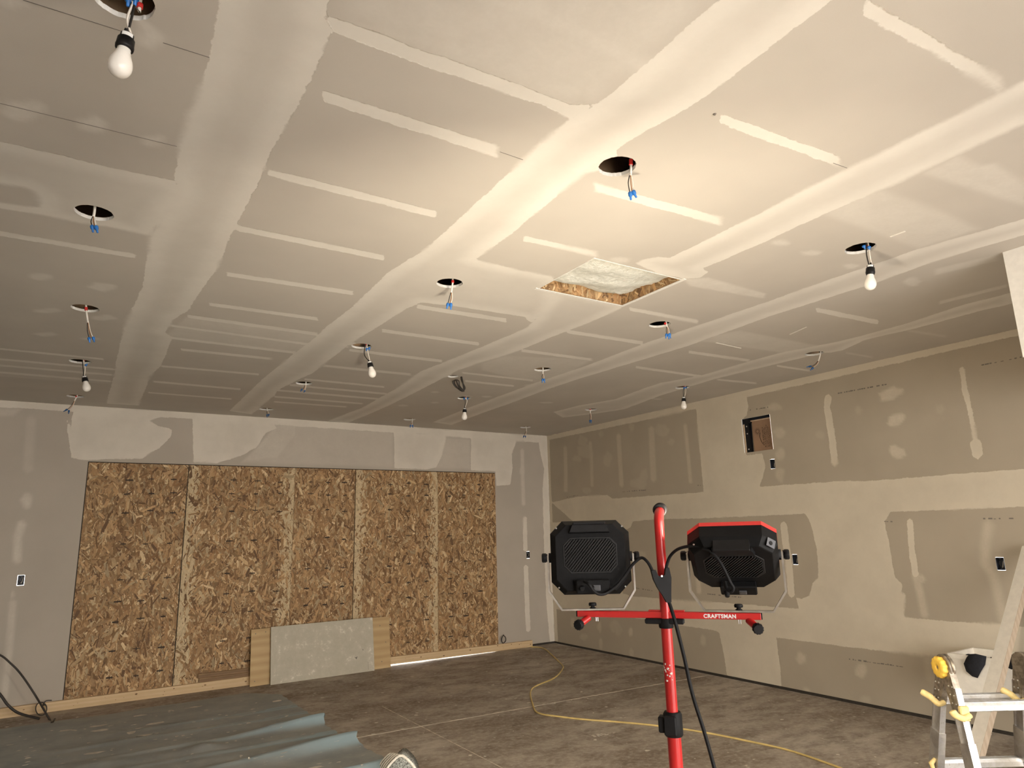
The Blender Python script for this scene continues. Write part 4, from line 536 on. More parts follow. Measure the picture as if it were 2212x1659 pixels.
def lines(lo, hi, flo, fhi, fine, coarse, keep=()):
    """grid lines: fine steps between flo and fhi, coarse outside, through every value of keep"""
    a = list(np.arange(flo, fhi, fine)) + [fhi]
    x = flo
    while x > lo + 1e-6:
        x = max(lo, x - coarse); a.append(x)
    x = fhi
    while x < hi - 1e-6:
        x = min(hi, x + coarse); a.append(x)
    a = np.array(sorted(set(np.round(a, 5))))
    for k in keep:
        if lo < k < hi:
            a = a[np.abs(a-k) > fine*.45]
            a = np.sort(np.append(a, k))
    return a

def sheet(name, U, V, to3d, mud, thin, rects, circles, normal, mats, circle_depth=.016):
    nu, nv = len(U), len(V)
    X, Y = np.meshgrid(U, V, indexing='ij')
    mask = np.ones((nu-1, nv-1), bool)
    cu = (U[:-1]+U[1:])/2; cv = (V[:-1]+V[1:])/2
    for (u0, u1, v0, v1) in rects:
        mask[np.ix_((cu > u0) & (cu < u1), (cv > v0) & (cv < v1))] = False
    pts = [X.ravel(), Y.ravel()]
    ex_u, ex_v, ex_m, ex_t, ex_d = [], [], [], [], []
    faces = []; fmat = []
    base = nu*nv
    for (cx, cy, r) in circles:
        i0 = np.searchsorted(U, cx-r-.014)-1; i1 = np.searchsorted(U, cx+r+.014)
        j0 = np.searchsorted(V, cy-r-.014)-1; j1 = np.searchsorted(V, cy+r+.014)
        mask[i0:i1, j0:j1] = False
        loop = [(i, j0) for i in range(i0, i1)] + [(i1, j) for j in range(j0, j1)] + [(i, j1) for i in range(i1, i0, -1)] + [(i0, j) for j in range(j1, j0, -1)]
        n = len(loop)
        ang = [math.atan2(V[j]-cy, U[i]-cx) for i, j in loop]
        ring = []
        for (i, j), a in zip(loop, ang):
            rr = r*(1 + random.uniform(-.018, .018))
            ex_u.append(cx+rr*math.cos(a)); ex_v.append(cy+rr*math.sin(a)); ex_m.append(mud[i, j]); ex_t.append(thin[i, j]); ex_d.append(0)
            ring.append(base + len(ex_u)-1)
        ring2 = []
        for a, k in zip(ang, ring):
            q = k-base
            ex_u.append(ex_u[q]); ex_v.append(ex_v[q]); ex_m.append(0); ex_t.append(0); ex_d.append(circle_depth)
            ring2.append(base + len(ex_u)-1)
        for k in range(n):
            a, b = loop[k], loop[(k+1) % n]
            faces.append((a[0]*nv+a[1], b[0]*nv+b[1], ring[(k+1) % n], ring[k])); fmat.append(0)
            faces.append((ring[k], ring[(k+1) % n], ring2[(k+1) % n], ring2[k])); fmat.append(1)
    ii, jj = np.nonzero(mask)
    q = np.stack([ii*nv+jj, (ii+1)*nv+jj, (ii+1)*nv+jj+1, ii*nv+jj+1], 1)
    if faces:
        q = np.concatenate([q, np.array(faces)])
    mi = np.zeros(len(q), np.int32)
    if fmat: mi[-len(fmat):] = fmat
    u = np.concatenate([X.ravel(), ex_u]); v = np.concatenate([Y.ravel(), ex_v])
    d = np.concatenate([np.zeros(nu*nv), ex_d])
    m_ = np.concatenate([mud.ravel(), ex_m]); t_ = np.concatenate([thin.ravel(), ex_t])
    # rect reveals
    co = to3d(u, v, d)
    used = np.unique(q); remap = np.zeros(len(u), np.int64); remap[used] = np.arange(len(used))
    q = remap[q]; co = co[used]; m_ = m_[used]; t_ = t_[used]
    me = bpy.data.meshes.new(name)
    me.vertices.add(len(co)); me.vertices.foreach_set('co', co.astype(np.float32).ravel())
    me.loops.add(len(q)*4); me.loops.foreach_set('vertex_index', q.astype(np.int32).ravel())
    me.polygons.add(len(q)); me.polygons.foreach_set('loop_start', np.arange(0, len(q)*4, 4, dtype=np.int32))
    for mt in mats: me.materials.append(mt)
    me.polygons.foreach_set('material_index', mi)
    me.polygons.foreach_set('use_smooth', np.zeros(len(q), bool))
    me.update(calc_edges=True)
    for nm, arr in (('mud', m_), ('thin', t_)):
        a = me.attributes.new(nm, 'FLOAT', 'POINT'); a.data.foreach_set('value', arr.astype(np.float32))
    o = obj(name, me)
    o['kind'] = 'structure'
    return o

FINE = .0165
HATCH = (2.28, 2.95, 2.675, 3.205)          # x0 x1 y0 y1
U = lines(LEFT_X, RIGHT_X, -1.0, RIGHT_X, FINE, .25, HATCH[:2])
V = lines(REAR_Y, BACK_Y, .55, BACK_Y, FINE, .25, HATCH[2:])
mud = field(U, V, CEIL_MUD); thin = feathered(U, V, CEIL_THIN)
HOLE_R = .0775
circ = [(x, y, HOLE_R) for x, y in HOLES] + [(COIL_HOLE[0], COIL_HOLE[1], .052)]
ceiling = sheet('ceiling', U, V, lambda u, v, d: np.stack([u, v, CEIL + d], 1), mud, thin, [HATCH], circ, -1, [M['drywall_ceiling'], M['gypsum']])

OPEN = (.090, 5.150, -1.0, 2.452)           # boarded door opening in the back wall: x0 x1 z0 z1
BOXES_BACK = [(-.370, 1.258), (5.693, 1.267)]
BOX_W, BOX_H = .060, .100
U = lines(LEFT_X, RIGHT_X, -.75, RIGHT_X, .018, .25, [OPEN[0], OPEN[1]] + [x + s*BOX_W/2 for x, z in BOXES_BACK for s in (-1, 1)])
V = lines(.030, CEIL, .030, CEIL, .018, .25, [OPEN[3]] + [z + s*BOX_H/2 for x, z in BOXES_BACK for s in (-1, 1)])
mud = field(U, V, BACK_MUD); thin = feathered(U, V, BACK_THIN)
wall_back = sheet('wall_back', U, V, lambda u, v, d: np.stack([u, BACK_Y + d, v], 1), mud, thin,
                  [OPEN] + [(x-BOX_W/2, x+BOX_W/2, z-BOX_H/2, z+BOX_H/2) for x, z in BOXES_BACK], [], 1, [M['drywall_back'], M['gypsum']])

PANEL = (4.482, 4.848, 2.374, 2.744)        # recess in the right wall: y0 y1 z0 z1
BOXES_RIGHT = [(4.369, 1.258), (2.557, 1.258), (4.509, 2.222)]
U = lines(REAR_Y, BACK_Y, 2.3, BACK_Y, .0175, .25, list(PANEL[:2]) + [y + s*BOX_W/2 for y, z in BOXES_RIGHT for s in (-1, 1)])
V = lines(.030, CEIL, .030, CEIL, .0175, .25, list(PANEL[2:]) + [z + s*BOX_H/2 for y, z in BOXES_RIGHT for s in (-1, 1)])
mud = field(U, V, RIGHT_MUD[:4])
mud = np.minimum(mud, -field(U, V, RIGHT_GAP))
mud = np.maximum(mud, field(U, V, RIGHT_MUD[4:]))
thin = feathered(U, V, RIGHT_THIN)
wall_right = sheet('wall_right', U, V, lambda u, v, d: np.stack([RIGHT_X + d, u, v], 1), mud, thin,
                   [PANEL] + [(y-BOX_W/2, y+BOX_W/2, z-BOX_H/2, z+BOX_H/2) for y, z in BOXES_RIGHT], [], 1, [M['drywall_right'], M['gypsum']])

# cut edges of the openings, dark plates for the shade in the floor gap, printed and pencilled lines
b = MB()
for (x, z) in BOXES_BACK:
    for s in (-1, 1):
        b.box((x+s*BOX_W/2, BACK_Y+.0005, z-BOX_H/2), (x+s*(BOX_W/2+.001), BACK_Y+.014, z+BOX_H/2))
        b.box((x-BOX_W/2, BACK_Y+.0005, z+s*BOX_H/2), (x+BOX_W/2, BACK_Y+.014, z+s*(BOX_H/2+.001)))
b.stuff('cut_edge', M['gypsum'], wall_back)
b = MB()
for (y0, y1, z0, z1) in [PANEL] + [(y-BOX_W/2, y+BOX_W/2, z-BOX_H/2, z+BOX_H/2) for y, z in BOXES_RIGHT]:
    for y in (y0-.001, y1):
        b.box((RIGHT_X+.0005, y, z0), (RIGHT_X+.014, y+.001, z1))
    for z in (z0-.001, z1):
        b.box((RIGHT_X+.0005, y0, z), (RIGHT_X+.014, y1, z+.001))
b.stuff('cut_edge', M['gypsum'], wall_right)
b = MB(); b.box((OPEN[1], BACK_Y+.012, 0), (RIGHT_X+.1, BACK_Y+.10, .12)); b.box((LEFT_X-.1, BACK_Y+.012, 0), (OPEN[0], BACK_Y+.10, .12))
b.build('gap_shade_plate', M['dark_plate'], wall_back)  # painted dark as the void's shade, also blocks outside light
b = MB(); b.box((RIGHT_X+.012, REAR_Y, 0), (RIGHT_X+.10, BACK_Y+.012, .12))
b.build('gap_shade_plate', M['dark_plate'], wall_right)

rnd = random.Random(8)
b = MB()
for (y0, z0), (y1, z1) in PRINT_RIGHT:                 # small printed stamps, too worn to read
    Lg = math.hypot(y1-y0, z1-z0); t = 0
    while t < Lg-.01:
        w = rnd.choice([.012, .02, .03, .016]); h = rnd.choice([.006, .010, .012])
        if rnd.random() < .75:
            fy = y0 + (y1-y0)*t/Lg; fz = z0 + (z1-z0)*t/Lg
            gy = y0 + (y1-y0)*min(1, (t+w)/Lg); gz = z0 + (z1-z0)*min(1, (t+w)/Lg)
            X = RIGHT_X-.0006
            b.add([(X, fy, fz), (X, gy, gz), (X, gy, gz+h), (X, fy, fz+h)], [(0, 1, 2, 3)])
        t += w + rnd.choice([.004, .008, .02])
b.stuff('printed_stamp', M['ink'], wall_right)
def ceil_lines(pairs, w, name, mat, dz):
    b = MB()
    for (x0, y0), (x1, y1) in pairs:
        d = Vector((x1-x0, y1-y0)); n = Vector((-d.y, d.x)).normalized()*w/2
        V_ = [(x0-n.x, y0-n.y), (x1-n.x, y1-n.y), (x1+n.x, y1+n.y), (x0+n.x, y0+n.y)]
        b.prism([(x, y, CEIL-.0003) for x, y in V_], (0, 0, -dz))
    return b.stuff(name, mat, ceiling)
ceil_lines(PENCIL_CEIL, .003, 'pencil_line', M['pencil'], .0004)
ceil_lines(RIDGE_CEIL, .010, 'compound_ridge', M['mud_ridge'], .003)

# attic above the cut-outs: black sheet, with sides added to block sky light
b = MB()
x0, x1, y0, y1, z0, z1 = LEFT_X-.1, RIGHT_X+.12, REAR_Y-.1, BACK_Y+.12, CEIL+.002, CEIL+.34
b.add([(x0,y0,z1),(x1,y0,z1),(x1,y1,z1),(x0,y1,z1),(x0,y0,z0-.05),(x1,y0,z0-.05),(x1,y1,z0-.05),(x0,y1,z0-.05)],
      [(0,1,2,3),(0,1,5,4),(1,2,6,5),(2,3,7,6),(3,0,4,7)])
b.build('vapour_light_shell', M['attic'], ceiling)
for k in range(11):
    y = 2.02 + .61*k
    b = MB(); b.box((LEFT_X, y-.019, CEIL+.017), (RIGHT_X, y+.019, CEIL+.25)); b.build('joist', M['joist'], ceiling)

# floor and the rest of the room
b = MB()
b.add([(LEFT_X-.1, REAR_Y-.1, 0), (RIGHT_X+.12, REAR_Y-.1, 0), (RIGHT_X+.12, BACK_Y+.14, 0), (LEFT_X-.1, BACK_Y+.14, 0)], [(0, 1, 2, 3)])
floor = b.build('floor', M['concrete']); floor['kind'] = 'structure'
b = MB()
def floor_line(b, p, q, w, h=.0012):
    d = Vector((q[0]-p[0], q[1]-p[1])); n = Vector((-d.y, d.x)).normalized()*w/2
    b.prism([(p[0]-n.x, p[1]-n.y, .0001), (q[0]-n.x, q[1]-n.y, .0001), (q[0]+n.x, q[1]+n.y, .0001), (p[0]+n.x, p[1]+n.y, .0001)], (0, 0, h))
floor_line(b, (-2.5, 5.93), (6.1, 5.60), .013); b.build('control_joint', M['joint'], floor)
b = MB(); floor_line(b, (2.675, 6.6), (2.70, -2), .006); b.build('control_joint', M['joint'], floor)

b = MB()
b.add([(LEFT_X, REAR_Y, 0), (LEFT_X, BACK_Y, 0), (LEFT_X, BACK_Y, CEIL), (LEFT_X, REAR_Y, CEIL)], [(0, 1, 2, 3)])
plain_paper = plain('bare_drywall', PAPER, .9, var=.05, scale=3)
w = b.build('wall_left', plain_paper); w['kind'] = 'structure'
DOOR = (-.5, 5.3, 2.40)                         # open garage doorway behind the camera: x0 x1 height
b = MB()
for (xa, xb, za, zb) in ((LEFT_X, DOOR[0], 0, CEIL), (DOOR[1], RIGHT_X, 0, CEIL), (DOOR[0], DOOR[1], DOOR[2], CEIL)):
    b.box((xa, REAR_Y-.1, za), (xb, REAR_Y, zb))
w = b.build('wall_rear', plain_paper); w['kind'] = 'structure'
b = MB(); b.add([(-60, -60, -.03), (60, -60, -.03), (60, 60, -.03), (-60, 60, -.03)], [(0, 1, 2, 3)])
g = b.build('ground', M['snow']); g['kind'] = 'structure'

# boxed soffit at the right
b = MB(); b.box((4.243, REAR_Y, 2.444), (RIGHT_X+.001, 1.496, CEIL+.001), bev=.002)
s = b.build('wall_soffit', M['white_paint']); s['kind'] = 'structure'

# ------------------------------------------------------------------ boards over the door opening
FLAKES = [(.40, .245, .118), (.47, .30, .155), (.33, .19, .09), (.54, .375, .205), (.62, .47, .28), (.25, .138, .062), (.43, .265, .13), (.36, .215, .10)]
def osb_mesh(name, x0, x1, z0, z1, yb, thick, n_per_m2, seed, front=-1, light_edges=(0, 0)):
    """a strand board lying in the XZ plane; its strands are raised flakes of their own colour"""
    R = np.random.RandomState(seed)
    V_ = [(x0,yb,z0),(x1,yb,z0),(x1,yb+thick,z0),(x0,yb+thick,z0),(x0,yb,z1),(x1,yb,z1),(x1,yb+thick,z1),(x0,yb+thick,z1)]
    F_ = [(0,3,2,1),(4,5,6,7),(0,1,5,4),(1,2,6,5),(2,3,7,6),(3,0,4,7)]
    C_ = [(.30, .18, .09, 1)]*6
    area = (x1-x0)*(z1-z0); n = int(area*n_per_m2)
    for i in range(n):
        big = R.rand() < .36
        Lh = (R.uniform(.03, .085) if big else R.uniform(.014, .055)); Wh = (R.uniform(.006, .019) if big else R.uniform(.0022, .008))
        if i < n*.12: Lh, Wh = .08, .032
        ang = math.pi/2 + R.normal(0, .62)
        cx = R.uniform(x0, x1); cz = R.uniform(z0, z1)
        ca, sa = math.cos(ang), math.sin(ang)
        loc = [(-Lh, R.uniform(-.6, .6)*Wh), (-Lh*R.uniform(.6, .95), -Wh), (Lh*R.uniform(.6, .98), -Wh*R.uniform(.6, 1)), (Lh, R.uniform(-.5, .5)*Wh), (Lh*R.uniform(.5, .95), Wh), (-Lh*R.uniform(.5, .95), Wh*R.uniform(.6, 1))]
        y = yb + front*(.0004 + .0024*(i/n) + R.uniform(0, .0003)); k = len(V_)
        tl = R.uniform(-.0006, .0006)
        for a, c in loc:
            V_.append((min(x1, max(x0, cx + a*ca - c*sa)), y + tl*a/Lh, min(z1, max(z0, cz + a*sa + c*ca))))
        F_.append(tuple(range(k, k+6)))
        col = np.array(FLAKES[R.randint(len(FLAKES))])*R.uniform(.55, 1.32)
        e = 0
        if light_edges[0] and cx-x0 < .16: e = 1-(cx-x0)/.16
        if light_edges[1] and x1-cx < .16: e = max(e, 1-(x1-cx)/.16)
        if e > 0 and R.rand() < e: col = np.array((.64, .50, .31))*R.uniform(.85, 1.12)
        if R.rand() < (.03 if big else .11): col = np.array((.15, .085, .045))
        C_.append((*np.clip(col, 0, .95), 1))
    me = bpy.data.meshes.new(name); me.from_pydata(V_, [], F_)
    at = me.attributes.new('flake', 'FLOAT_COLOR', 'FACE')
    at.data.foreach_set('color', np.array(C_, np.float32).ravel())
    me.materials.append(M['osb']); me.update()
    return me

cover = thing('board_cover', 'strand board sheets closing the wide door opening in the far wall', 'wooden boarding', (OPEN[0], BACK_Y, .03))
EDGE = [.098, 1.072, 2.272, 3.045, 4.222, 5.150]
LE = [(0, 0), (1, 1), (0, 0), (1, 1), (0, 0)]
ROWS = [2.27, 2.12, 1.92, 1.58, 1.22, 1.00, .80, .50, .25]
for i in range(5):
    a, c = EDGE[i]+(.0045 if i in (1, 3) else .001), EDGE[i+1]-(.0045 if i in (0, 2) else .001)
    me = osb_mesh('osb_panel', a-OPEN[0], c-OPEN[0], 0, OPEN[3]-.030-.010, -.004, .0115, 3000, 20+i, -1, LE[i])
    p = obj('osb_panel', me, cover)
    m = MB()
    wdt = c-a; cols = [.40, .63, .86] if wdt > .9 else [.25, .55, .82]
    if i == 4: cols = [.2, .45, .7]
    for z in ROWS:
        for cf in cols:
            x = a-OPEN[0] + wdt*cf + random.uniform(-.01, .01); zz = z-.03+random.uniform(-.015, .015)
            lw = random.uniform(.022, .038); th = random.uniform(.004, .0075)
            m.box((x-lw, -.0082, zz-th), (x+lw, -.0076, zz+th))
            m.box((x-.003, -.0082, zz-.016), (x+.003, -.0076, zz+.016))
    m.stuff('nailing_mark', M['dark_ink'], p)
m = MB()
m.box((-.05, .016, OPEN[3]-.09), (EDGE[-1]-OPEN[0]+.05, .06, OPEN[3]-.03+.06))
for xx in (-.06, EDGE[-1]-OPEN[0]-.03): m.box((xx, .016, -.03), (xx+.09, .06, OPEN[3]-.09))
# backing added behind the joints and edges to keep the daylight out
for e in EDGE[1:-1]: m.box((e-OPEN[0]-.03, .010, 0), (e-OPEN[0]+.03, .05, OPEN[3]-.04))
m.build('daylight_block', M['dark_plate'], cover)

# bottom boards along the wall
def lumber(name, x0, x1, y0, y1, z0, z1, mat, label, cat, tilt=0.0, group=None):
    o = thing(name, label, cat, ((x0+x1)/2, (y0+y1)/2, z0), 0, group)
    h = MB(); lx = (x1-x0)/2; ly = (y1-y0)/2
    h.box((-lx, -ly, 0), (lx, ly, z1-z0), bev=.003)
    q = h.build('plank', mat, o)
    q.rotation_euler = (0, tilt, 0)
    if z1-z0 > .06:
        k = MB(); rk = random.Random(int(x1*100))
        for i in range(int((x1-x0)*9)):
            r_ = rk.choice([.003, .004, .007, .010]); xx = rk.uniform(-lx+.03, lx-.03); zz = rk.uniform(.015, z1-z0-.015)
            k.add([(xx + r_*rk.uniform(.8, 1.6)*math.cos(a), -ly-.0006, zz + r_*.8*math.sin(a)) for a in np.linspace(0, 2*math.pi, 8, endpoint=False)], [tuple(range(8))])
        k.stuff('knot', M['dark_wood'], o).rotation_euler = (0, tilt, 0)
    return o
lumber('bottom_board', -.405, 1.86, BACK_Y-.047, BACK_Y-.009, 0, .092, M['pine'], 'long knotty pine board on the floor at the left foot of the strand board wall', 'board')
ob = lumber('bottom_board', 2.90, 5.693, BACK_Y-.047, BACK_Y-.009, .0125, .10, M['pine'], 'pine board running to the far corner with daylight showing under it', 'board', tilt=.0085)
lumber('dark_plank', 1.325, 2.05, BACK_Y-.036, BACK_Y-.0095, .0925, .137, M['dark_wood'], 'dark weathered strip of lumber lying on the left bottom board, lower of two', 'board')
lumber('dark_plank', 1.315, 2.00, BACK_Y-.034, BACK_Y-.0095, .1375, .182, M['dark_wood'], 'dark weathered strip of lumber, upper of the two on the left bottom board', 'board')

# leaning offcuts
def leaning(name, foot0, foot1, height, lean, th, mats, label, cat):
    f0 = Vector((*foot0, 0)); f1 = Vector((*foot1, 0)); d = f1-f0
    rz = math.atan2(d.y, d.x)
    o = thing(name, label, cat, tuple(f0), rz)
    q = MB(); q.box((0, 0, 0), (d.length, th, height), bev=.0015)
    s_ = q.build('sheet', mats, o); s_.rotation_euler = (-lean, 0, 0)
    return o, s_, d.length
M['offcut'] = plain('spattered_drywall_face', (.50, .475, .42), .85, var=.06, scale=5)
def offcut_mat():
    m, nt, bs = new_mat('dusty_drywall_offcut')
    tc = N(nt, 'ShaderNodeTexCoord'); a = noise(nt, 7, 6, .75, tc.outputs['Object']); c2 = noise(nt, 26, 4, .6, tc.outputs['Object'])
    c = mixc(nt, mrange(nt, a, .3, .7), (.43, .395, .315), (.50, .46, .375))
    c = mixc(nt, math_(nt, 'MULTIPLY', mrange(nt, a, .53, .64), mrange(nt, c2, .45, .58)), c, (.66, .62, .53))
    L(nt, c, bs.inputs['Base Color']); bs.inputs['Roughness'].default_value = .85
    return m
o, s_, ln = leaning('plywood_sheet', (1.836, 8.375), (3.512, 8.400), .600, .12, .012, M['ply'], 'plywood sheet leaning on the far wall behind a grey drywall piece', 'plywood')
q = MB()
for x, z in ((.05, .55), (.16, .56), (.05, .05), (1.55, .5), (1.62, .30), (1.56, .08)):
    q.lathe((x, -.0005, z), (0, -1, 0), [(0, .006), (.001, .005)], 10)
q.stuff('screw_hole', M['ink'], o).rotation_euler = (-.12, 0, 0)
o, s_, ln = leaning('drywall_offcut', (2.045, 8.318), (3.275, 8.335), .615, .15, .0125, [offcut_mat()], 'grey rectangular drywall offcut leaning in front of the plywood sheet', 'drywall piece')
q = MB()
for x, z, rx, rz_ in ((1.0, .17, .010, .016), (1.09, .25, .006, .012), (.30, .18, .03, .02)):
    pass
q.prism([(.985, -.0004, .18), (1.0, -.0004, .155), (1.012, -.0004, .16), (1.02, -.0004, .185), (1.0, -.0004, .177)], (0, -.0006, 0))
q.prism([(1.085, -.0004, .26), (1.09, -.0004, .24), (1.098, -.0004, .255)], (0, -.0006, 0))
q.box((1.15, -.001, .02), (1.153, -.0004, .11))
q.stuff('dark_nick', M['ink'], o).rotation_euler = (-.15, 0, 0)

# ------------------------------------------------------------------ attic hatch
x0, x1, y0, y1 = HATCH
h = thing('attic_hatch', 'square open attic hatch in the ceiling with strand board sides and white insulation', 'attic hatch', ((x0+x1)/2, (y0+y1)/2, CEIL))
hx, hy = (x1-x0)/2, (y1-y0)/2
def side_board(name, p0, p1, seed):
    d = Vector(p1)-Vector(p0); ln = d.length
    me = osb_mesh(name, 0, ln, 0, .16, 0, .011, 2600, seed, -1)
    o = obj(name, me, h); o.location = p0; o.rotation_euler = (0, 0, math.atan2(d.y, d.x))
    return o
side_board('side_board', (-hx, hy+.0005, .002), (hx, hy+.0005, .002), 71)          # far side faces the camera
side_board('side_board', (hx+.0005, hy, .002), (hx+.0005, -hy, .002), 72)
side_board('side_board', (hx, -hy-.0005, .002), (-hx, -hy-.0005, .002), 73)
side_board('side_board', (-hx-.0005, -hy, .002), (-hx-.0005, hy, .002), 74)
q = MB()
nb = 24
Vb = []
for i in range(nb+1):
    for j in range(nb+1):
        a, c = i/nb*2-1, j/nb*2-1
        sag = .055*(1-max(abs(a), abs(c))**3) + .012*math.sin(5*a+3*c)*math.cos(4*c-2*a) + random.uniform(-.004, .004)
        Vb.append((a*(hx-.002), c*(hy-.002), .060 - sag*.85 + .012*c))
q.add(Vb, [(i*(nb+1)+j, (i+1)*(nb+1)+j, (i+1)*(nb+1)+j+1, i*(nb+1)+j+1) for i in range(nb) for j in range(nb)], True)
q.box((-hx+.004, -hy+.004, .088), (hx-.004, hy-.004, .2))
q.build('insulation_batt', M['batt'], h)
q = MB(); e = .022
q.box((-hx-e, hy, -.004), (hx+e, hy+e, -.0004)); q.box((hx, -hy-e, -.004), (hx+e, hy, -.0004)); q.box((-hx-.006, -hy-.006, -.003), (hx, -hy, -.0004)); q.box((-hx-.006, -hy, -.003), (-hx, hy, -.0004))
q.build('corner_bead', M['gypsum'], h)

# ------------------------------------------------------------------ wires and bulbs hanging from the ceiling
ROWN = {0: 'first', 1: 'second', 2: 'third', 3: 'fourth', 4: 'fifth'}
def wire_nut(b, a, c, r, mi=0):
    a = Vector(a); c = Vector(c); ln = (c-a).length
    b.lathe(a, c-a, [(0, r*.72), (ln*.12, r), (ln*.45, r*.92), (ln*.62, r*.5), (ln*.95, r*.46), (ln, r*.3)], 10, mi)

WIRE_LABELS = {
 1: 'two blue wire nuts on short wires in the second hole of the left column',
 2: 'long white cable with blue wire nuts hanging below the third hole of the left column',
 3: 'slanting cable with dark wire nuts at the hole nearest the far wall, left column',
 10: 'wires with two bright blue caps hanging from the large hole above the work lights',
 5: 'white cable with blue caps hanging from the hole left of the attic hatch',
 7: 'short splayed wires with dark caps hanging between a bare bulb and the far wall',
 8: 'tiny wires hanging from the last hole of the second column, above the boarded wall',
 9: 'tiny wires hanging near the far wall at the end of the third column of holes',
 12: 'three blue caps on wires hanging from the hole right of the attic hatch',
 13: 'thin straight wires with blue caps hanging right of the dark cable coil',
 16: 'white cable curving sideways out of the hole nearest the right wall recess',
 17: 'thin wires hanging by the right wall, between the bulb there and the far corner',
 18: 'small bent wires hanging closest to the far corner of the room'}
for hi, sheath, red, strands, caps, dark in WIRES:
    hx_, hy_ = HOLES[hi]
    t = thing('hanging_wires', WIRE_LABELS[hi], 'wires', (sheath[0][0], sheath[0][1], CEIL), 0, 'capped wires hanging from ceiling holes')
    top = Vector(sheath[0])
    path = [top + Vector((0, 0, CEIL+.338-top.z)), top + Vector((0, 0, .10))] + [Vector(p) for p in sheath]
    b = MB(); b.tube(smooth_path(path), .0055, 8); b.build('cable_sheath', M['cable_white'], t, True)
    if red:
        b = MB(); b.tube([Vector(red[0]), Vector(red[1])], .0085, 10); b.build('red_bushing', M['red_sleeve'], t, True)
    off = Vector((.006, -.004, 0))
    for k, (mt, s_) in enumerate((('wire_black', -1), ('wire_white', 1), ('wire_copper', .2))):
        pth = [Vector(p) + off*s_*(.5 if i == 0 else 1.3) for i, p in enumerate(strands)]
        e = Vector(caps[min(k, len(caps)-1)][0]) if k < 2 else pth[-1]
        pth[-1] = pth[-1]*.4 + e*.6
        pth.append(e)
        b = MB(); b.tube(smooth_path(pth, 3), .0024, 6); b.build('strand', M[mt], t, True)
    for a, c in caps:
        b = MB(); wire_nut(b, a, c, .0095); b.build('wire_nut', M['wire_nut_dark' if dark else 'wire_nut'], t, True)

BULB_LABELS = {
 0: 'large bare white bulb in a black socket at the ceiling corner nearest the camera',
 3: 'bare white bulb on looped wires in the left column of ceiling holes',
 6: 'bare white bulb hanging slanted from the hole beside the second long seam',
 11: 'bare white bulb in a labelled black socket hanging near the soffit',
 14: 'small bare bulb hanging just behind the dark cable coil',
 15: 'small bare bulb hanging close to the top of the right wall'}
for hi, wa, wb, s0, s1, s2, caps in BULBS:
    t = thing('bulb_pendant', BULB_LABELS[hi], 'light bulb', (wa[0][0], wa[0][1], CEIL), 0, 'bare bulbs hanging from ceiling holes')
    for k, (pth, mt) in enumerate(((wa, 'wire_black'), (wb, 'wire_white'))):
        p0 = Vector((pth[0][0], pth[0][1], CEIL+.10))
        b = MB(); b.tube(smooth_path([p0] + [Vector(p) for p in pth]), .0034, 7); b.build('lead_wire', M[mt], t, True)
    p0 = Vector((wa[0][0]+.012, wa[0][1]+.006, CEIL+.10))
    b = MB(); b.tube([p0 + Vector((0, 0, .238)), p0, p0 - Vector((0, 0, .11)), Vector(caps[0][0])], .005, 8); b.build('cable_sheath', M['cable_white'], t, True)
    b = MB(); b.tube([p0 - Vector((0, 0, .085)), p0 - Vector((0, 0, .098))], .0085, 10); b.build('red_bushing', M['red_sleeve'], t, True)
    a = Vector(s0); c = Vector(s1); e = Vector(s2); ax = (e-a).normalized()
    sl = max(.05, min(.058, (c-a).length))
    b = MB(); b.lathe(a, ax, [(0, .010), (.004, .0165), (.018, .0180), (.020, .0215), (.038, .0225), (.042, .0235), (.05, .0225), (sl, .0195)], 20)
    b.lathe(a - ax*.008 + ax.orthogonal().normalized()*.008, ax, [(0, .004), (.012, .0045)], 8); b.lathe(a - ax*.008 - ax.orthogonal().normalized()*.008, ax, [(0, .004), (.012, .0045)], 8)
    so = b.build('socket', M['black'], t, True)
    b = MB()
    side = ax.cross(Vector((cam.matrix_world.translation - a)).normalized()).normalized(); tow = side.cross(ax).normalized()
    if tow.dot(cam.matrix_world.translation - a) < 0: tow = -tow
    ring0 = [a + ax*.006 + (tow*math.cos(t_) + side*math.sin(t_))*.0184 for t_ in np.linspace(-.8, .8, 7)]
    ring1 = [p + ax*.011 + tow*.0006 for p in ring0]
    b.add(ring0 + ring1, [(i, i+1, i+8, i+7) for i in range(6)], True); b.build('socket_label', M['white_label'], so, True)
    bl = .074
    g0 = a + ax*(sl-.004)
    b = MB(); b.lathe(g0, ax, [(0, .0165), (.010, .0168), (.014, .0185), (.018, .0192)], 20); b.build('bulb_collar', M['bulb_neck'], t, True)
    prof = [(.018, .0192), (.030, .0235), (.040, .0275), (.050, .0296), (.058, .0300), (.066, .0290), (.074, .0262), (.081, .0215), (.086, .0150), (.089, .0075), (.090, .0005)]
    b = MB(); b.lathe(g0, ax, prof, 24); b.build('bulb_glass', M['bulb_glass'], t, True)
    for a_, c_ in caps:
        b = MB(); wire_nut(b, a_, c_, .010); b.build('wire_nut', M['wire_nut'], t, True)

t = thing('cable_coil', 'bundle of dark brown cable loops hanging from a small ceiling hole', 'cable', (COIL[0][0], COIL[0][1], CEIL))
pts = [Vector((COIL[0][0], COIL[0][1], CEIL+.338)), Vector((COIL[0][0], COIL[0][1], CEIL+.05))] + [Vector(p) + Vector((random.uniform(-.02, .02), random.uniform(-.02, .02), 0)) for p in COIL]
b = MB(); b.tube(smooth_path(pts), .0065, 8); b.build('cable', M['cord_gap'], t, True)

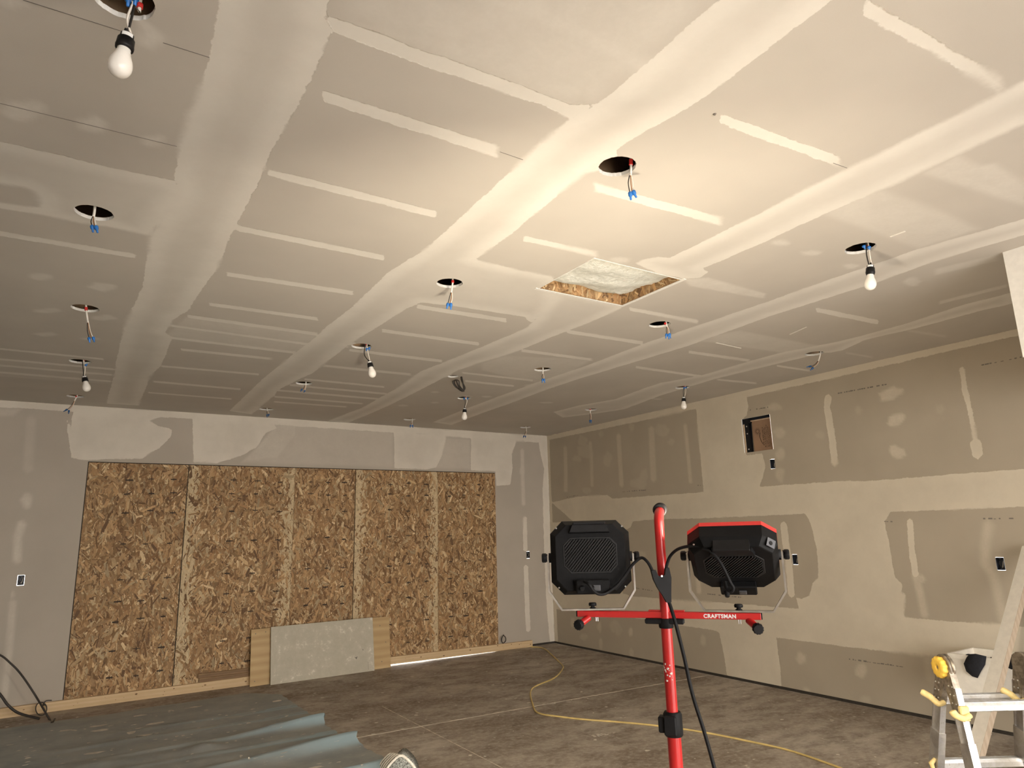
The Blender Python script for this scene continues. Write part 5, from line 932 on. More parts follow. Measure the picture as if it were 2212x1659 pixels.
# ------------------------------------------------------------------ electrical boxes
def elec_box(label, pos, wall):
    t = thing('electrical_box', label, 'electrical box', pos, 0 if wall == 'back' else -math.pi/2, 'open electrical boxes in the walls')
    w_, h_, d_ = BOX_W-.006, BOX_H-.005, .06
    q = MB()
    q.box((-w_/2, .001, -h_/2), (-w_/2+.003, d_, h_/2)); q.box((w_/2-.003, .001, -h_/2), (w_/2, d_, h_/2))
    q.box((-w_/2+.003, .001, -h_/2), (w_/2-.003, d_, -h_/2+.003)); q.box((-w_/2+.003, .001, h_/2-.003), (w_/2-.003, d_, h_/2))
    q.box((-w_/2+.003, d_-.003, -h_/2+.003), (w_/2-.003, d_, h_/2-.003))
    q.box((-.008, .001, h_/2-.012), (.008, .012, h_/2-.003)); q.box((-.008, .001, -h_/2+.003), (.008, .012, -h_/2+.012))
    q.build('box_shell', M['box_blue'], t)
    q = MB(); q.tube(smooth_path([(.012, d_-.005, .03), (.016, .02, .02), (.012, .012, -.01), (.004, .02, -.03), (.0, .045, -.02)]), .0022, 6); q.build('wire', M['wire_white'], t)
    q = MB(); q.tube(smooth_path([(-.010, d_-.005, .03), (-.006, .02, .025), (-.012, .016, 0), (-.004, .025, -.025), (-.008, .045, -.03)]), .0022, 6); q.build('wire', M['wire_black'], t)
    return t
elec_box('open electrical box in the far wall left of the strand board', (BOXES_BACK[0][0], BACK_Y, BOXES_BACK[0][1]), 'back')
elec_box('open electrical box in the far wall beside the room corner', (BOXES_BACK[1][0], BACK_Y, BOXES_BACK[1][1]), 'back')
elec_box('open electrical box beside the tilted work light on the right wall', (RIGHT_X, BOXES_RIGHT[0][0], BOXES_RIGHT[0][1]), 'right')
elec_box('open electrical box above the ladder and white tub on the right wall', (RIGHT_X, BOXES_RIGHT[1][0], BOXES_RIGHT[1][1]), 'right')
elec_box('open electrical box high on the right wall, under the cardboard recess', (RIGHT_X, BOXES_RIGHT[2][0], BOXES_RIGHT[2][1]), 'right')

# ------------------------------------------------------------------ wall recess with the panel box
y0, y1, z0, z1 = PANEL
t = thing('panel_recess', 'square cut-out high in the right wall holding a cardboard sheet', 'wall recess', (RIGHT_X, (y0+y1)/2, (z0+z1)/2), -math.pi/2)
# local x runs to the right as seen from the room (towards smaller y), local y goes into the wall
hw, hh = (y1-y0)/2, (z1-z0)/2
q = MB()
q.box((-hw-.01, .012, -hh-.01), (-hw-.004, .11, hh+.01)); q.box((hw+.004, .012, -hh-.01), (hw+.01, .11, hh+.01))
q.box((-hw-.01, .012, hh+.004), (hw+.01, .11, hh+.01)); q.box((-hw-.01, .012, -hh-.01), (hw+.01, .11, -hh-.004)); q.box((-hw-.01, .105, -hh-.01), (hw+.01, .11, hh+.01))
q.build('recess_box', M['box_blue'], t)
q = MB(); q.box((-hw+.002, .016, -hh+.002), (-hw+.022, .024, hh-.06)); q.build('pale_stud_edge', M['card_edge'], t)
q = MB(); q.box((-hw+.022, .018, -hh), (-hw+.070, .050, hh-.005)); q.box((-hw+.005, .016, hh-.05), (-hw+.095, .050, hh-.004))
q.build('black_bracket', M['black'], t)
q = MB()
for z in (-.15, .02, .10): q.lathe((-hw+.048, .018, z), (0, -1, 0), [(0, .008), (.002, .007)], 10)
q.stuff('screw', M['bright'], t)
q = MB()
q.prism([(-hw+.075, .060, -hh+.01), (-hw+.115, .030, -hh+.004), (-hw+.115, .030, hh-.045), (-hw+.090, .050, hh-.055)], (0, .004, 0))
q.build('card_flap', M['card_edge'], t)
q = MB(); q.box((-hw+.115, .028, -hh+.004), (hw-.003, .032, hh-.040)); card = q.build('cardboard_sheet', M['cardboard'], t)
q = MB(); q.box((-hw+.10, .024, hh-.040), (hw-.003, .034, hh-.028)); q.build('top_flap', M['card_edge'], t)
q = MB(); yy = .0275
cx, cz = -hw+.175, .03
ring = 20
for k in range(ring):
    a0, a1 = 2*math.pi*k/ring, 2*math.pi*(k+1)/ring
    q.add([(cx+.022*math.cos(a0), yy, cz+.022*math.sin(a0)), (cx+.022*math.cos(a1), yy, cz+.022*math.sin(a1)), (cx+.017*math.cos(a1), yy, cz+.017*math.sin(a1)), (cx+.017*math.cos(a0), yy, cz+.017*math.sin(a0))], [(0, 1, 2, 3)])
for k in range(14):
    a = 2*math.pi*k/14; c_, s_ = math.cos(a), math.sin(a)
    q.add([(cx+.026*c_-.003*s_, yy, cz+.026*s_+.003*c_), (cx+.040*c_, yy, cz+.040*s_), (cx+.026*c_+.003*s_, yy, cz+.026*s_-.003*c_)], [(0, 1, 2)])
sw = smooth_path([(cx+.03, yy, cz-.02), (cx+.022, yy, cz-.06), (cx+.035, yy, cz-.11), (cx+.055, yy, cz-.145)], 4)
for p, p2 in zip(sw[:-1], sw[1:]):
    q.add([(p.x-.004, yy, p.z), (p2.x-.004, yy, p2.z), (p2.x+.005, yy, p2.z), (p.x+.005, yy, p.z)], [(0, 1, 2, 3)])
for col_, (xx, za, zb) in enumerate(((cx+.060, -.13, .06), (cx+.078, -.15, .045), (cx+.095, -.155, .05), (cx+.112, -.15, .07), (cx+.128, -.15, .07), (cx+.143, -.15, .05))):
    z = za
    while z < zb:                                  # rows of small print running up the sheet
        ln = random.choice([.006, .010, .016]); wd = .009 if col_ in (0, 1) else .006
        if xx + wd < hw-.005: q.add([(xx, yy, z), (xx+wd, yy, z), (xx+wd, yy, z+ln), (xx, yy, z+ln)], [(0, 1, 2, 3)])
        z += ln + random.choice([.003, .005, .008])
q.stuff('cardboard_print', M['card_ink'], card)

# ------------------------------------------------------------------ twin work light on its stand
RZ = -0.9232
t = thing('work_light', 'red tripod stand carrying two black LED flood lights', 'work light', (1.3955, 1.4215, 0), RZ)
BAR_Z = 1.3630
q = MB(); q.tube([(0, 0, 1.08), (0, 0, BAR_Z-.02)], .0150, 16)
q.build('middle_pole', M['red'], t)
q = MB(); q.tube([(0, 0, .42), (0, 0, 1.10)], .0182, 16); q.build('lower_pole', M['red'], t)
q = MB(); q.tube(smooth_path([(0, 0, BAR_Z-.01), (0, 0, 1.50), (0, 0, 1.60), (0, .004, 1.622), (0, .016, 1.636), (0, .030, 1.642)], 4), [.0135]*21, 14); 
up_ = q.build('upper_pole', M['red'], t)
q = MB(); q.lathe((0, .026, 1.645), (0, 1, .15), [(0, .0165), (.002, .0195), (.022, .0195), (.024, .017)], 20); q.build('end_cap', M['rubber'], t)
q = MB(); q.lathe((0, 0, 1.058), (0, 0, 1), [(0, .022), (.004, .0245), (.054, .0245), (.060, .021)], 18); q.box((-.036, -.022, 1.068), (-.018, .006, 1.108), bev=.003); q.box((-.020, -.031, 1.064), (.012, -.020, 1.112), bev=.003)
q.build('height_clamp', M['rubber'], t)
q = MB(); q.lathe((0, 0, .46), (0, 0, 1), [(0, .03), (.06, .03)], 16); q.build('leg_hub', M['rubber'], t)
for k in range(3):
    a = math.radians(90+120*k)
    q = MB(); q.tube([(.03*math.cos(a), .03*math.sin(a), .48), (.55*math.cos(a), .55*math.sin(a), .016)], .0115, 10)
    lg = q.build('leg', M['red'], t)
    q = MB(); q.lathe((.53*math.cos(a), .53*math.sin(a), .036), (math.cos(a)*.75, math.sin(a)*.75, -.66), [(0, .016), (.04, .016)], 10); q.build('rubber_foot', M['rubber'], lg)
q = MB(); q.box((-.2475, -.0095, BAR_Z-.0085), (.2475, .0095, BAR_Z+.0085), bev=.0015); bar = q.build('crossbar', M['red'], t)
q = MB(); q.box((-.2500, -.0085, BAR_Z-.0075), (-.2474, .0085, BAR_Z+.0075)); q.box((.2474, -.0085, BAR_Z-.0075), (.2500, .0085, BAR_Z+.0075)); q.build('bar_end_plug', M['rubber'], t)
q = MB(); q.box((-.055, -.017, BAR_Z-.023), (.050, .004, BAR_Z-.0088), bev=.003); q.lathe((0, 0, BAR_Z-.034), (0, 0, 1), [(0, .0185), (.004, .0200), (.0245, .0200)], 16)
q.build('bar_clamp', M['rubber'], t)
q = MB(); q.box((-.045, -.006, BAR_Z+.0086), (.052, .010, BAR_Z+.0125), bev=.001); q.build('saddle_plate', M['red'], t)
for s_ in (-1, 1):
    a0 = Vector((s_*.215, -.002, BAR_Z-.010)); a1 = Vector((s_*.236, -.028, BAR_Z-.026))
    q = MB(); q.tube([a0, a1], .0095, 12); sp = q.build('side_spigot', M['red'], t)
    q = MB(); q.lathe(a1, Vector((s_*.2, -.95, -.15)), [(-.004, .0125), (0, .0135), (.010, .0138), (.013, .011)], 36, ripple=.06, nrip=12); q.build('spigot_knob', M['rubber'], t)
    q = MB(); q.tube([(s_*.195, .0, BAR_Z-.009), (s_*.195, .0, BAR_Z-.020)], .0016, 6); q.tube([(s_*.190, .0, BAR_Z-.009), (s_*.190, .0, BAR_Z-.020)], .0016, 6); q.build('split_pin', M['bright'], t)

fc = bpy.data.curves.new('maker_lettering', 'FONT'); fc.body = 'CRAFTSMAN'; fc.size = .0136; fc.extrude = .0002; fc.offset = .00055; fc.space_character = 1.10
fc.materials.append(M['white_label'])
tf = bpy.data.objects.new('lettering_source', fc); COL.objects.link(tf)
bpy.context.view_layer.update()
tm = bpy.data.meshes.new_from_object(tf.evaluated_get(bpy.context.evaluated_depsgraph_get()))
bpy.data.objects.remove(tf)
tx = obj('maker_lettering', tm, bar); tx['kind'] = 'stuff'; tx.location = (.1020, -.0098, BAR_Z-.0050); tx.rotation_euler = (math.pi/2, 0, 0); tx.scale = (1.0, 1.0, 1.0)

def octa(w_, h_, c_, y, x_=0, z_=0):
    return [(x_-w_+c_, y, z_-h_), (x_+w_-c_, y, z_-h_), (x_+w_, y, z_-h_+c_), (x_+w_, y, z_+h_-c_), (x_+w_-c_, y, z_+h_), (x_-w_+c_, y, z_+h_), (x_-w_, y, z_+h_-c_), (x_-w_, y, z_-h_+c_)]

def lamp_head(px, tilt, led, yaw=0.0, detail=True):
    pz = BAR_Z + .156
    head = MB()
    Wd, Hg, Ch = .1130, .1025, .035
    rings = [octa(Wd-.016, Hg-.013, Ch-.004, -.040), octa(Wd-.014, Hg-.011, Ch-.004, -.0385), octa(Wd-.001, Hg-.001, Ch, -.018), octa(Wd, Hg, Ch, -.014), octa(Wd, Hg, Ch, .018)]
    head.loft(rings, cap1=True)
    body = head.build('lamp_head', M['black_lamp'], t)
    body.location = (px, 0, pz); body.rotation_euler = Euler((tilt, 0, yaw), 'XYZ')
    q = MB()
    q.loft([octa(.1136, .1031, .0355, .018), octa(.1136, .1031, .0355, .030), octa(.098, .088, .030, .030), octa(.098, .088, .030, .0215)], cap0=True, cap1=False); q.build('bezel', M['red_bezel'], body)
    q = MB(); q.add(octa(.0975, .0875, .0295, .0222), [tuple(range(8))[::-1]]); q.build('lens', led, body)
    # grille of slanting slats in an octagonal recess
    q = MB(); gw, gh, gc = .0715, .0445, .020; gz = .006
    n = 26; ang = math.radians(50)
    dx, dz = math.cos(ang), math.sin(ang); nx, nz = -dz, dx
    poly = [(p[0], p[2]) for p in octa(gw, gh, gc, 0)]
    ext = gw*abs(nx) + gh*abs(nz)
    for k in range(n):
        o_ = -ext + (k+.5)*2*ext/n
        ts = []
        for i in range(8):
            (ax_, az_), (bx_, bz_) = poly[i], poly[(i+1) % 8]
            d0 = ax_*nx + az_*nz - o_; d1 = bx_*nx + bz_*nz - o_
            if d0*d1 < 0:
                f = d0/(d0-d1); ts.append((ax_+(bx_-ax_)*f)*dx + (az_+(bz_-az_)*f)*dz)
        if len(ts) == 2 and abs(ts[1]-ts[0]) > .008:
            a_, b_ = min(ts), max(ts); hw_ = .0016
            P = [(a_*dx+o_*nx-hw_*nx, a_*dz+o_*nz-hw_*nz), (b_*dx+o_*nx-hw_*nx, b_*dz+o_*nz-hw_*nz), (b_*dx+o_*nx+hw_*nx, b_*dz+o_*nz+hw_*nz), (a_*dx+o_*nx+hw_*nx, a_*dz+o_*nz+hw_*nz)]
            q.prism([(x, -.0402, z+gz) for x, z in P], (0, -.004, 0))
    q.stuff('grille_slats', M['black_slat'], body)
    q = MB(); q.loft([octa(gw+.005, gh+.005, gc, -.0402, 0, gz), octa(gw+.004, gh+.004, gc, -.0415, 0, gz), octa(gw+.001, gh+.001, gc-.001, -.0415, 0, gz), octa(gw, gh, gc-.001, -.0402, 0, gz)], cap0=False, cap1=False); q.build('grille_rim', M['black_slat'], body)
    # carrying handle at the top
    q = MB()
    q.loft([[(-.058, -.039, .066), (.058, -.039, .066), (.050, -.039, .088), (-.050, -.039, .088)], [(-.056, -.052, .070), (.056, -.052, .070), (.047, -.052, .090), (-.047, -.052, .090)],
            [(-.050, -.050, .094), (.050, -.050, .094), (.044, -.046, .0995), (-.044, -.046, .0995)]][:2])
    q.box((-.046, -.056, .090), (.046, -.018, .0985), bev=.002)
    q.build('handle', M['black'], body)
    # switch box with rocker and cord grommet
    q = MB(); q.box((-.044, -.060, -.0985), (.050, -.0395, -.060), bev=.003); swb = q.build('switch_box', M['black_lamp'], body)
    q = MB(); q.box((.004, -.0625, -.090), (.0235, -.0602, -.0745), bev=.0008); q.build('switch_frame', M['grey_label'], body)
    q = MB(); q.box((.0063, -.0640, -.0878), (.0212, -.0626, -.0767), bev=.0006); q.build('switch_rocker', M['grey_switch'], body)
    q = MB(); q.lathe((-.0275, -.060, -.082), (0, -1, -.1), [(0, .0075), (.006, .007), (.014, .0055)], 14); q.build('cord_grommet', M['rubber'], body)
    q = MB()
    for x, z in ((-.097, .083), (-.095, -.082), (.097, .084), (.097, -.082)): q.lathe((x*.97, -.0245, z), (0, -1, 0), [(0, .0026), (.002, .0022)], 10)
    q.stuff('screw', M['bright'], body)
    # fixed yoke and its side knobs
    q = MB(); wth = .011; yk = .1240
    prof = [(-yk, .016), (-yk, -.085), (-.088, -.1375), (.088, -.1375), (yk, -.085), (yk, .016)]
    inn = [(-yk+.005, .016), (-yk+.005, -.083), (-.0855, -.1332), (.0855, -.1332), (yk-.005, -.083), (yk-.005, .016)]
    n_ = len(prof)
    V_ = [(x, -wth, z) for x, z in prof] + [(x, -wth, z) for x, z in inn] + [(x, wth, z) for x, z in prof] + [(x, wth, z) for x, z in inn]
    F_ = []
    for i in range(n_-1):
        F_ += [(i, i+1, n_+i+1, n_+i), (2*n_+i, 3*n_+i, 3*n_+i+1, 2*n_+i+1), (i, 2*n_+i, 2*n_+i+1, i+1), (n_+i, n_+i+1, 3*n_+i+1, 3*n_+i)]
    F_ += [(0, n_, 3*n_, 2*n_), (n_-1, 3*n_-1, 4*n_-1, 2*n_-1)]
    q.add(V_, F_)
    y_ = q.build('yoke', M['steel'], t); y_.location = (px, 0, pz-.0085); y_.rotation_euler = (0, 0, yaw)
    q = MB()
    for s_ in (-1, 1):
        q.lathe((s_*.1105, 0, 0), (s_, 0, 0), [(0, .014), (.009, .0135), (.0095, .008)], 18)
        q.lathe((s_*.1237, 0, 0), (s_, 0, 0), [(0, .011), (.003, .0105), (.004, .0125), (.013, .0125), (.016, .0105)], 24, ripple=.05, nrip=8)
    k_ = q.build('pivot_knob', M['rubber'], t); k_.location = (px, 0, pz); k_.rotation_euler = (0, 0, yaw)
    q = MB(); q.lathe((0, 0, -.1345), (0, 0, 1), [(0, .0085), (.004, .0085), (.0045, .0055), (.008, .0055), (.0085, .0105), (.014, .0112), (.017, .0095)], 20, ripple=.05, nrip=7)
    k_ = q.build('yoke_knob', M['rubber'], t); k_.location = (px, 0, pz-.0085); k_.rotation_euler = (0, 0, yaw)
    return body
hl = lamp_head(-.203, math.radians(-1), M['led_left'], math.radians(15))
hr = lamp_head(.193, math.radians(52), M['led_right'], math.radians(0))
q = MB(); q.add([(.0665, -.0388, .076), (.0945, -.0300, .0545), (.0990, -.0105, .0590), (.0710, -.0105, .0860)], [(0, 1, 2, 3)])
q = MB()
# grey rating plate on the chamfer of the tilted head, and its white sticker
q.prism([(.0850, -.0345, .0885), (.1030, -.0345, .0705), (.1085, -.0145, .0760), (.0905, -.0145, .0940)], (.0009, -.0004, .0009)); rp = q.build('corner_plate', M['grey_label'], hr)
q = MB(); q.lathe((.0968, -.0250, .0835), (1, -.35, 1), [(0, .0058), (.0012, .005)], 14); q.build('corner_screw', M['black'], hr)
q = MB(); q.box((-.020, -.0408, .057), (.022, -.0402, .0625)); q.build('white_sticker', M['white_label'], hr)

# cords and Y splitter
for nm, key in (('left_cord', 'CORD_L'), ('right_cord', 'CORD_R')):
    q = MB(); q.tube(smooth_path([Vector(p) for p in CORDS[key]], 5), .0042, 10); q.build('lamp_cord', M['rubber'], t, True)
q = MB(); q.tube(smooth_path([Vector(p) for p in CORDS['CORD_M']], 5), .0050, 10); q.build('supply_cord', M['rubber'], t, True)
q = MB(); nrm = Vector(CORDS['NORMAL']); outl = [Vector(p) for p in CORDS['SPLIT']]
q.prism([p - nrm*.009 for p in outl], nrm*.018); sp = q.build('cord_splitter', M['rubber'], t, True)
q = MB(); c0 = Vector(CORDS['SCREW']); q.lathe(c0 - nrm*.009, -nrm, [(0, .0030), (.002, .0026)], 10); q.build('splitter_screw', M['bright'], t, True)
q = MB(); rr = random.Random(3)
for k in range(16):                                      # dried compound smeared on the pole
    a = math.radians(-90 + rr.uniform(-55, 45)) - RZ*0 ; z = 1.217 + rr.uniform(-.022, .022)
    cx_, cy_ = .0151*math.cos(a), .0151*math.sin(a)
    q.lathe((cx_, cy_, z), (math.cos(a), math.sin(a), 0), [(-.0008, rr.uniform(.0015, .004)), (.0006, .001)], 7)
q.stuff('plaster_smear', M['gypsum'], t)

# ------------------------------------------------------------------ ladder
LRZ = -0.5724
t = thing('folding_ladder', 'low aluminium folding ladder with yellow hinge knobs standing open', 'ladder', (3.672, 1.679, 0), LRZ)
HZ = .925; HWD = .182; SPL = .235
def lp(side, fr, z, flare=True):
    k = (HZ-z)/HZ
    return Vector((side*(HWD + (.05*k if flare else 0)), fr*(.030 + SPL*k), z))
for fr in (-1, 1):
    for side in (-1, 1):
        top = lp(side, fr, HZ-.085); bot = lp(side, fr, .012)
        ax = (bot-top).normalized(); wy = Vector((0, 1, 0)); wy = (wy - ax*wy.dot(ax)).normalized(); wx = ax.cross(wy)
        q = MB()
        hx_, hy_ = .0135, .030
        sec = [(-hx_, -hy_), (hx_, -hy_), (hx_, -hy_+.006), (hx_*.45, -hy_+.009), (hx_*.45, hy_-.009), (hx_, hy_-.006), (hx_, hy_), (-hx_, hy_), (-hx_, hy_-.006), (-hx_*.45, hy_-.009), (-hx_*.45, -hy_+.009), (-hx_, -hy_+.006)]
        q.loft([[top + wx*a + wy*b_ for a, b_ in sec], [bot + wx*a + wy*b_ for a, b_ in sec]])
        rl = q.build('rail', M['alu'], t)
        hx_, hy_ = .0165, .0335                        # outer telescoping section
        o_top = lp(side, fr, HZ-.30); sec2 = [(-hx_, -hy_), (hx_, -hy_), (hx_, hy_), (-hx_, hy_)]
        q = MB(); q.loft([[bot + (o_top-bot)*s0 + wx*(a + side*.0) + wy*b_ for a, b_ in sec2] for s0 in (1, 0)]); q.build('outer_rail', M['alu'], t)
        q = MB(); q.box((bot.x-.02, bot.y-.036, .0), (bot.x+.02, bot.y+.036, .028), bev=.003); q.build('rubber_foot', M['rubber'], t)
        # yellow lock lever
        z = HZ-.150 if fr == 1 else HZ-.185
        c0 = lp(side, fr, z)
        q = MB()
        if fr == -1:
            q.box((c0.x-.020, c0.y-.040, z-.024), (c0.x+.022, c0.y-.018, z+.040), bev=.005)
            q.tube(smooth_path([c0 + Vector((.018, -.042, .004)), c0 + Vector((-.018, -.052, -.006)), c0 + Vector((-.050, -.048, .008)), c0 + Vector((-.060, -.044, .026))], 4), [.012]*4+[.014]*4+[.016]*4+[.011], 10)
        else:
            q.tube(smooth_path([c0 + Vector((.0, -.030, -.012)), c0 + Vector((-.030, -.034, -.016)), c0 + Vector((-.056, -.02, .012)), c0 + Vector((-.085, .0, .032))], 4), [.012]*4+[.014]*4+[.015]*4+[.010], 10)
        q.build('lock_lever', M['yellow_pale'], t)
        if fr == 1:
            z2 = HZ-.46; c1 = lp(side, fr, z2)
            q = MB(); q.tube([c1 + Vector((side*.014, -.02, .03)), c1 + Vector((side*.036, -.02, .012)), c1 + Vector((side*.026, -.02, -.03))], [.008, .012, .007], 8); q.build('lock_lever', M['yellow_pale'], t)
    for z in (HZ-.155, HZ-.455, HZ-.755):
        a = lp(-1, fr, z); c = lp(1, fr, z)
        q = MB()
        y_ = a.y
        sec = [(-.026, -.016), (-.026, .006), (-.021, .017), (.021, .017), (.026, .006), (.026, -.016), (.018, -.020), (-.018, -.020)]
        q.loft([[Vector((a.x+.012, y_+s0, z+s1)) for s0, s1 in sec], [Vector((c.x-.012, y_+s0, z+s1)) for s0, s1 in sec]])
        for s0 in (-.014, 0, .014): q.box((a.x+.014, y_+s0-.0025, z+.0165), (c.x-.014, y_+s0+.0025, z+.0195))
        q.build('rung', M['alu'], t)
for side in (-1, 1):
    x = side*HWD
    q = MB(); q.lathe((x-.013, 0, HZ), (1, 0, 0), [(0, .056), (.003, .058), (.010, .058), (.011, .050), (.016, .050), (.017, .058), (.024, .058), (.027, .056)], 32)
    for fr in (-1, 1):
        a = Vector((x, fr*.010, HZ)); c = lp(side, fr, HZ-.17)
        ax = (c-a).normalized(); wy = Vector((0, 1, 0)); wy = (wy-ax*wy.dot(ax)).normalized()
        q.loft([[a + wy*s0*.036 + Vector((s1*.0145, 0, 0)) for s0, s1 in ((-1, -1), (1, -1), (1, 1), (-1, 1))], [c + wy*s0*.027 + Vector((s1*.0150, 0, 0)) for s0, s1 in ((-1, -1), (1, -1), (1, 1), (-1, 1))]])
    hg = q.build('hinge', M['hinge_metal'], t)
    q = MB()
    for fr in (-1, 1):
        for z in (HZ-.075, HZ-.11, HZ-.145):
            for o_ in (-.012, .014):
                c = lp(side, fr, z)
                for s1 in (-1, 1): q.lathe((c.x + s1*.0145, c.y+o_, z), (s1, 0, 0), [(0, .0045), (.003, .003)], 8)
    q.stuff('rivet', M['bright'], hg)
    q = MB(); q.lathe((x+side*.0135 if side > 0 else x-.0135, 0, HZ), (side, 0, 0), [(0, .043), (.004, .0465), (.020, .0465), (.026, .043), (.028, .030), (.0265, .018), (.0265, .011), (.020, .0105)], 48, ripple=.05, nrip=12)
    q.build('hinge_knob', M['yellow'], t)
    q = MB(); q.lathe((x + side*.033, 0, HZ), (side, 0, 0), [(0, .0095), (.0022, .0095)], 12); q.build('knob_center', M['hinge_metal'], t)

# ------------------------------------------------------------------ leaning painted board and the white tub
f0 = Vector(BOARD[0]); f1 = Vector(BOARD[1])
t = thing('painted_board', 'long white painted board leaning across the tub against the right wall', 'board', tuple(f0))
d = (f1-f0); ln = d.length; ax = d.normalized()
toc = (Vector((0, 0, CAM_H)) - (f0+f1)/2); 
wdir = ax.cross(toc).normalized(); nd = wdir.cross(ax).normalized()
a_ = math.radians(40)
W1 = wdir*math.cos(a_) + nd*math.sin(a_); N1 = ax.cross(W1).normalized()
q = MB()
sec = [(-.045, -.0225), (.045, -.0225), (.045, .0225), (-.045, .0225)]
q.loft([[W1*a + N1*c + ax*(.02) for a, c in sec], [W1*a + N1*c + ax*(ln-.045) for a, c in sec]])
bd = q.build('board', [M['tub']], t)
camd = (Vector((0, 0, CAM_H)) - (f0+f1)/2).normalized(); sg = 1 if (W1.dot(Vector(cam.matrix_world.col[0][:3])) > 0) else -1
q = MB(); sec = [(sg*.0452, -.0220), (sg*.0470, -.0220), (sg*.0470, .0220), (sg*.0452, .0220)]
q.loft([[W1*a + N1*c + ax*.021 for a, c in sec], [W1*a + N1*c + ax*(ln-.046) for a, c in sec]]); q.build('bare_edge', M['stud_edge'], t)

TX0, TX1, TY0, TY1, TZ0, TZ1 = TUB
t = thing('plastic_tub', 'white plastic tub on short legs against the right wall behind the ladder', 'tub', ((TX0+TX1)/2, (TY0+TY1)/2, 0))
hx_, hy_ = (TX1-TX0)/2, (TY1-TY0)/2
q = MB()
def rect(hx, hy, z): return [(-hx, -hy, z), (hx, -hy, z), (hx, hy, z), (-hx, hy, z)]
q.loft([rect(hx_-.02, hy_-.016, TZ0), rect(hx_-.012, hy_-.012, TZ1-.035), rect(hx_-.012, hy_-.012, TZ1-.034), rect(hx_, hy_, TZ1-.033), rect(hx_, hy_, TZ1), rect(hx_-.02, hy_-.02, TZ1), rect(hx_-.03, hy_-.03, TZ0+.03)], cap0=True, cap1=True)
q.build('basin', M['tub'], t)
for sx in (-1, 1):
    for sy in (-1, 1):
        q = MB(); q.tube([(sx*(hx_-.05), sy*(hy_-.05), 0), (sx*(hx_-.05), sy*(hy_-.05), TZ0+.002)], .014, 10); q.build('leg', M['steel'], t)
def hung_cloth(label, poly, back):
    ys = [p[1] for p in poly]; zs = [p[2] for p in poly]
    c0 = Vector((TX0-.012, sum(ys)/len(ys), min(zs)))
    t = thing('black_cloth', label, 'cloth', tuple(c0), 0, 'black cloths hanging on the tub')
    q = MB(); n = len(poly)
    cy, cz = sum(ys)/n, sum(zs)/n
    for dx_ in (0,):
        ring = [Vector((TX0-.011 - .006*math.sin(i*2.1), y, z)) - c0 for i, (x, y, z) in enumerate(poly)]
        rin = [Vector((TX0-.022 - .006*math.cos(i*1.7), cy+(y-cy)*.6, cz+(z-cz)*.6)) - c0 for i, (x, y, z) in enumerate(poly)]
        ctr = Vector((TX0-.027, cy, cz)) - c0
        bk = [p + Vector((.003, 0, 0)) for p in ring]
        q.add(ring + rin + [ctr] + bk, [(i, (i+1) % n, n+(i+1) % n, n+i) for i in range(n)] + [(n+i, n+(i+1) % n, 2*n) for i in range(n)] + [(i, 2*n+1+i, 2*n+1+(i+1) % n, (i+1) % n) for i in range(n)] + [tuple(range(2*n+1, 3*n+1))[::-1]], True)
    o = q.build('cloth', M['navy'], t)
    if back:                                        # the part folded over the rim into the tub
        q = MB(); ya, yb = cy-.05, cy+.05
        q.box((TX0-.008-c0.x, ya-c0.y, TZ1-c0.z+.002), (TX0+.03-c0.x, yb-c0.y, TZ1-c0.z+.007), bev=.002); q.build('folded_edge', M['navy'], t)
    return t
hung_cloth('wide black cloth hanging over the tub rim next to the ladder hinge', CLOTHS[0], True)
hung_cloth('narrow black cloth hanging on the tub just before the leaning board', CLOTHS[1], True)
hung_cloth('small black cloth hanging on the tub past the leaning board', CLOTHS[2], True)

# ------------------------------------------------------------------ drop cloth
X = np.arange(-2.6, 2.16, .03); Y = np.arange(2.6, 8.0, .03)
edge = [(8.0, 1.72), (7.93, 1.80), (7.71, 2.02), (6.60, 2.03), (6.44, 2.085), (6.33, 2.03), (5.87, 2.035), (5.69, 2.10), (5.55, 2.06), (5.02, 2.11), (4.86, 2.10), (2.6, 2.02)]
ey = np.array([e[0] for e in edge][::-1]); ex = np.array([e[1] for e in edge][::-1])
GX, GY = np.meshgrid(np.linspace(0, 1, 150), Y, indexing='ij')
xr = np.interp(GY, ey, ex) + .006*np.sin(GY*37) + .004*np.sin(GY*83)
GX = -2.6 + GX*(xr+2.6)
GYw = GY - .02*np.sin(GX*2.2) + .012*np.sin(GX*7.1+GY)
top_shift = np.clip((GX-0.0)/1.8, 0, 1)*.06
GYw = GYw - (1-np.clip((GX+.4)/2, 0, 1))*.0 + top_shift*((GY-7.0).clip(0, 1))
Z = .004 + .002*np.sin(GX*9+GY*4) + .002*np.sin(GY*21+GX*3)
lit_clean = np.zeros_like(Z)  # folds bluer on the camera side: light painted in, dust left off
def ridge(yc, wn, wf, h, x_on, x_full):
    global Z, lit_clean
    d = GYw - (yc + .015*np.sin(GX*3))
    k = np.clip((GX-x_on)/(x_full-x_on), 0, 1); k = k*k*(3-2*k)
    prof = np.where(d < 0, np.exp(-(d/wn)**2), np.exp(-(d/wf)**2))
    Z = Z + h*k*prof
    lit_clean = np.maximum(lit_clean, k*np.clip(np.where(d < 0, np.exp(-((d+.05)/(wn*1.0))**4), np.exp(-(d/.03)**2)), 0, 1))
ridge(6.44, .10, .04, .062, 1.15, 2.05)
ridge(5.67, .115, .045, .070, .85, 2.05)
ridge(4.97, .11, .05, .045, -.2, 1.6)
ridge(7.17, .022, .02, .010, .2, 1.0)
ridge(6.85, .022, .02, .008, -.6, .4)
ridge(6.42, .03, .02, .012, -.3, 1.0)
ridge(5.68, .03, .02, .012, -.6, .8)
ridge(6.05, .03, .02, .009, -.8, .6)
